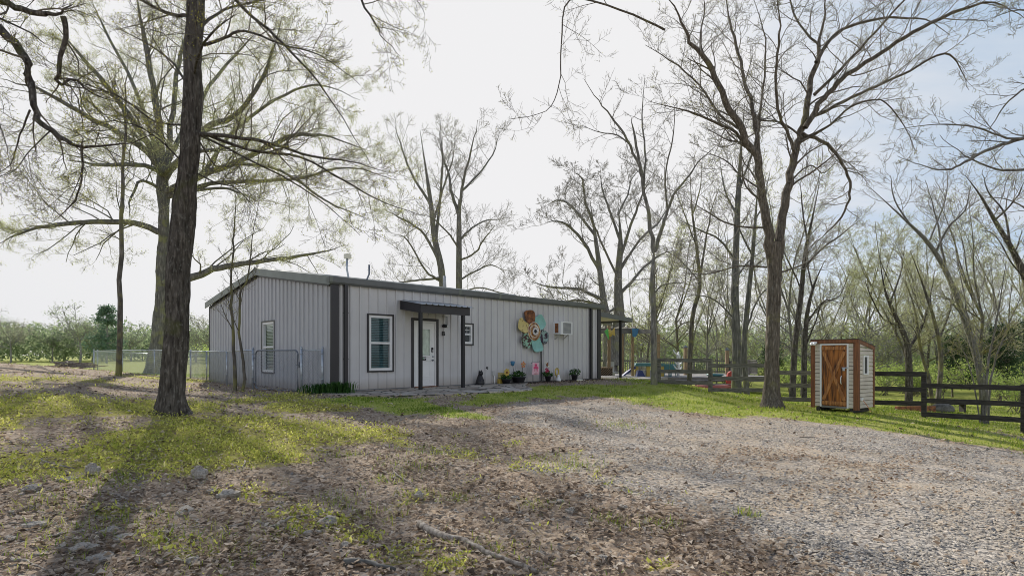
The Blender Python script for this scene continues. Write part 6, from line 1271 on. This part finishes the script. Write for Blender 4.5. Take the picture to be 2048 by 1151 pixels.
# far wood that reads as one mass
def farwood():
    r=np.random.default_rng(5); C=[]
    for az in np.arange(-62,66,.42):
        if -38<az<-2 and False: continue
        for k in range(2):
            d=r.uniform(120,170); a=R(az+r.uniform(-.3,.3)); x,y=np.sin(a)*d,np.cos(a)*d; hh=(r.uniform(5,8.5) if az<0 else r.uniform(6,11)); m=260
            g=h1(x,y); rad=r.uniform(2.5,4.5); u=r.normal(0,1,(m,3)); u/=np.linalg.norm(u,axis=1)[:,None]; u*=(r.random(m)**.4)[:,None]
            C.append(np.stack([x+u[:,0]*rad,y+u[:,1]*rad,g+hh*.52+u[:,2]*hh*.5],1))
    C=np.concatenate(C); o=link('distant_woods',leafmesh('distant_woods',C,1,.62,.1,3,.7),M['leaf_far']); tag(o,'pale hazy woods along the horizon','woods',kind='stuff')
farwood()
# ------------------------------------------------------------------ light, sky, camera
SUN_DIR=Vector((-.47,1.0,0)).normalized(); EL=R(32); SUN_DIR=Vector((SUN_DIR.x*math.cos(EL),SUN_DIR.y*math.cos(EL),math.sin(EL)))
sun=bpy.data.lights.new('sun','SUN'); sun.energy=5.0; sun.angle=R(.53); sun.color=(1.0,.95,.87); so=bpy.data.objects.new('sun',sun); COL.objects.link(so); so.rotation_euler=(-SUN_DIR).to_track_quat('-Z','Y').to_euler()
W=bpy.data.worlds.new('World'); SC.world=W; W.use_nodes=True; t=W.node_tree; bg=t.nodes['Background']
sky=t.nodes.new('ShaderNodeTexSky'); sky.sky_type='NISHITA'; sky.sun_disc=False; sky.sun_elevation=EL; sky.sun_rotation=math.atan2(SUN_DIR.x,SUN_DIR.y); sky.air_density=1.0; sky.dust_density=1.2; sky.ozone_density=1.0
tc=t.nodes.new('ShaderNodeTexCoord'); gen=tc.outputs['Generated']
sp=t.nodes.new('ShaderNodeSeparateXYZ'); t.links.new(gen,sp.inputs[0])
# flatten the direction onto a cloud plane so that streaks run towards the horizon
den=mathn(t,'ADD',mathn(t,'MAXIMUM',sp.outputs[2],.0),.18); cx=mathn(t,'DIVIDE',sp.outputs[0],den); cy=mathn(t,'DIVIDE',sp.outputs[1],den)
cb=t.nodes.new('ShaderNodeCombineXYZ'); t.links.new(cx,cb.inputs[0]); t.links.new(cy,cb.inputs[1])
mp=t.nodes.new('ShaderNodeMapping'); mp.inputs['Rotation'].default_value=(0,0,.5); mp.inputs['Scale'].default_value=(.55,1.5,1); t.links.new(cb.outputs[0],mp.inputs[0])
nz1=noise(t,mp.outputs[0],1.3,7,.6); 
dot=t.nodes.new('ShaderNodeVectorMath'); dot.operation='DOT_PRODUCT'; t.links.new(gen,dot.inputs[0]); dot.inputs[1].default_value=(-.14,math.cos(R(30)),math.sin(R(30)))
glow=ramp(t,mathn(t,'MULTIPLY_ADD',dot.outputs['Value'],.5,.5),[(.0,(0,0,0)),(.72,(.1,.1,.1)),(.86,(.36,.36,.36)),(.95,(1,1,1))])
hor=ramp(t,sp.outputs[2],[(.0,(1,1,1)),(.3,(.9,.9,.9)),(.5,(.5,.5,.5)),(.7,(0,0,0))])
dot2=t.nodes.new('ShaderNodeVectorMath'); dot2.operation='DOT_PRODUCT'; t.links.new(gen,dot2.inputs[0]); dot2.inputs[1].default_value=(math.sin(R(44))*math.cos(R(24)),math.cos(R(44))*math.cos(R(24)),math.sin(R(24)))
bluep=ramp(t,dot2.outputs['Value'],[(.8,(0,0,0)),(.985,(1,1,1))])
cov=mathn(t,'ADD',mathn(t,'MULTIPLY_ADD',bluep,-.6,mathn(t,'ADD',mathn(t,'MULTIPLY',nz1,1.9),-.8)),mathn(t,'ADD',mathn(t,'MULTIPLY',glow,.9),mathn(t,'MULTIPLY',hor,.55)),clamp=True)
cov=mathn(t,'MULTIPLY',cov,ramp(t,sp.outputs[2],[(.54,(1,1,1)),(.78,(.1,.1,.1))]))
skyc=mix(t,1.0,sky.outputs[0],(1.0,1.0,1.0),'MULTIPLY')
skyc=mix(t,1.0,skyc,(.9,1.0,1.12),'MULTIPLY'); skyc=mix(t,bluep,skyc,(3.3,4.2,5.35)); cloud=mix(t,glow,(5.7,5.75,5.9),(6.25,6.22,6.3))
rear_fill=ramp(t,mathn(t,'MULTIPLY',sp.outputs[1],-1.0),[(.05,(1,1,1)),(.45,(1.4,1.39,1.38))]); cloud=mix(t,1.0,cloud,rear_fill,'MULTIPLY'); fin=mix(t,cov,skyc,cloud); t.links.new(fin,bg.inputs[0]); bg.inputs[1].default_value=.14  # clouds behind the camera brightened as added fill for shaded fronts
cam=bpy.data.cameras.new('Camera'); cam.sensor_width=36; cam.lens=FPX/2048*36; cam.shift_y=(HZ-575.5)/2048; cam.clip_start=.05; cam.clip_end=4000
co=bpy.data.objects.new('Camera',cam); COL.objects.link(co); co.location=(0,0,CH); co.rotation_euler=(R(90),0,0); SC.camera=co
SC.view_settings.view_transform='Standard'; SC.view_settings.look='None'; SC.view_settings.exposure=0
SC.cycles.max_bounces=6; SC.cycles.diffuse_bounces=3; SC.cycles.glossy_bounces=3; SC.cycles.transparent_max_bounces=12; SC.cycles.transmission_bounces=4; SC.cycles.use_denoising=True; SC.cycles.denoiser='OPENIMAGEDENOISE'; SC.cycles.denoising_prefilter='ACCURATE'; SC.cycles.denoising_input_passes='RGB_ALBEDO_NORMAL'; SC.cycles.use_adaptive_sampling=False; W.cycles.sampling_method='MANUAL'; W.cycles.sample_map_resolution=1024; SC.cycles.filter_width=.95; SC.cycles.sample_clamp_indirect=4
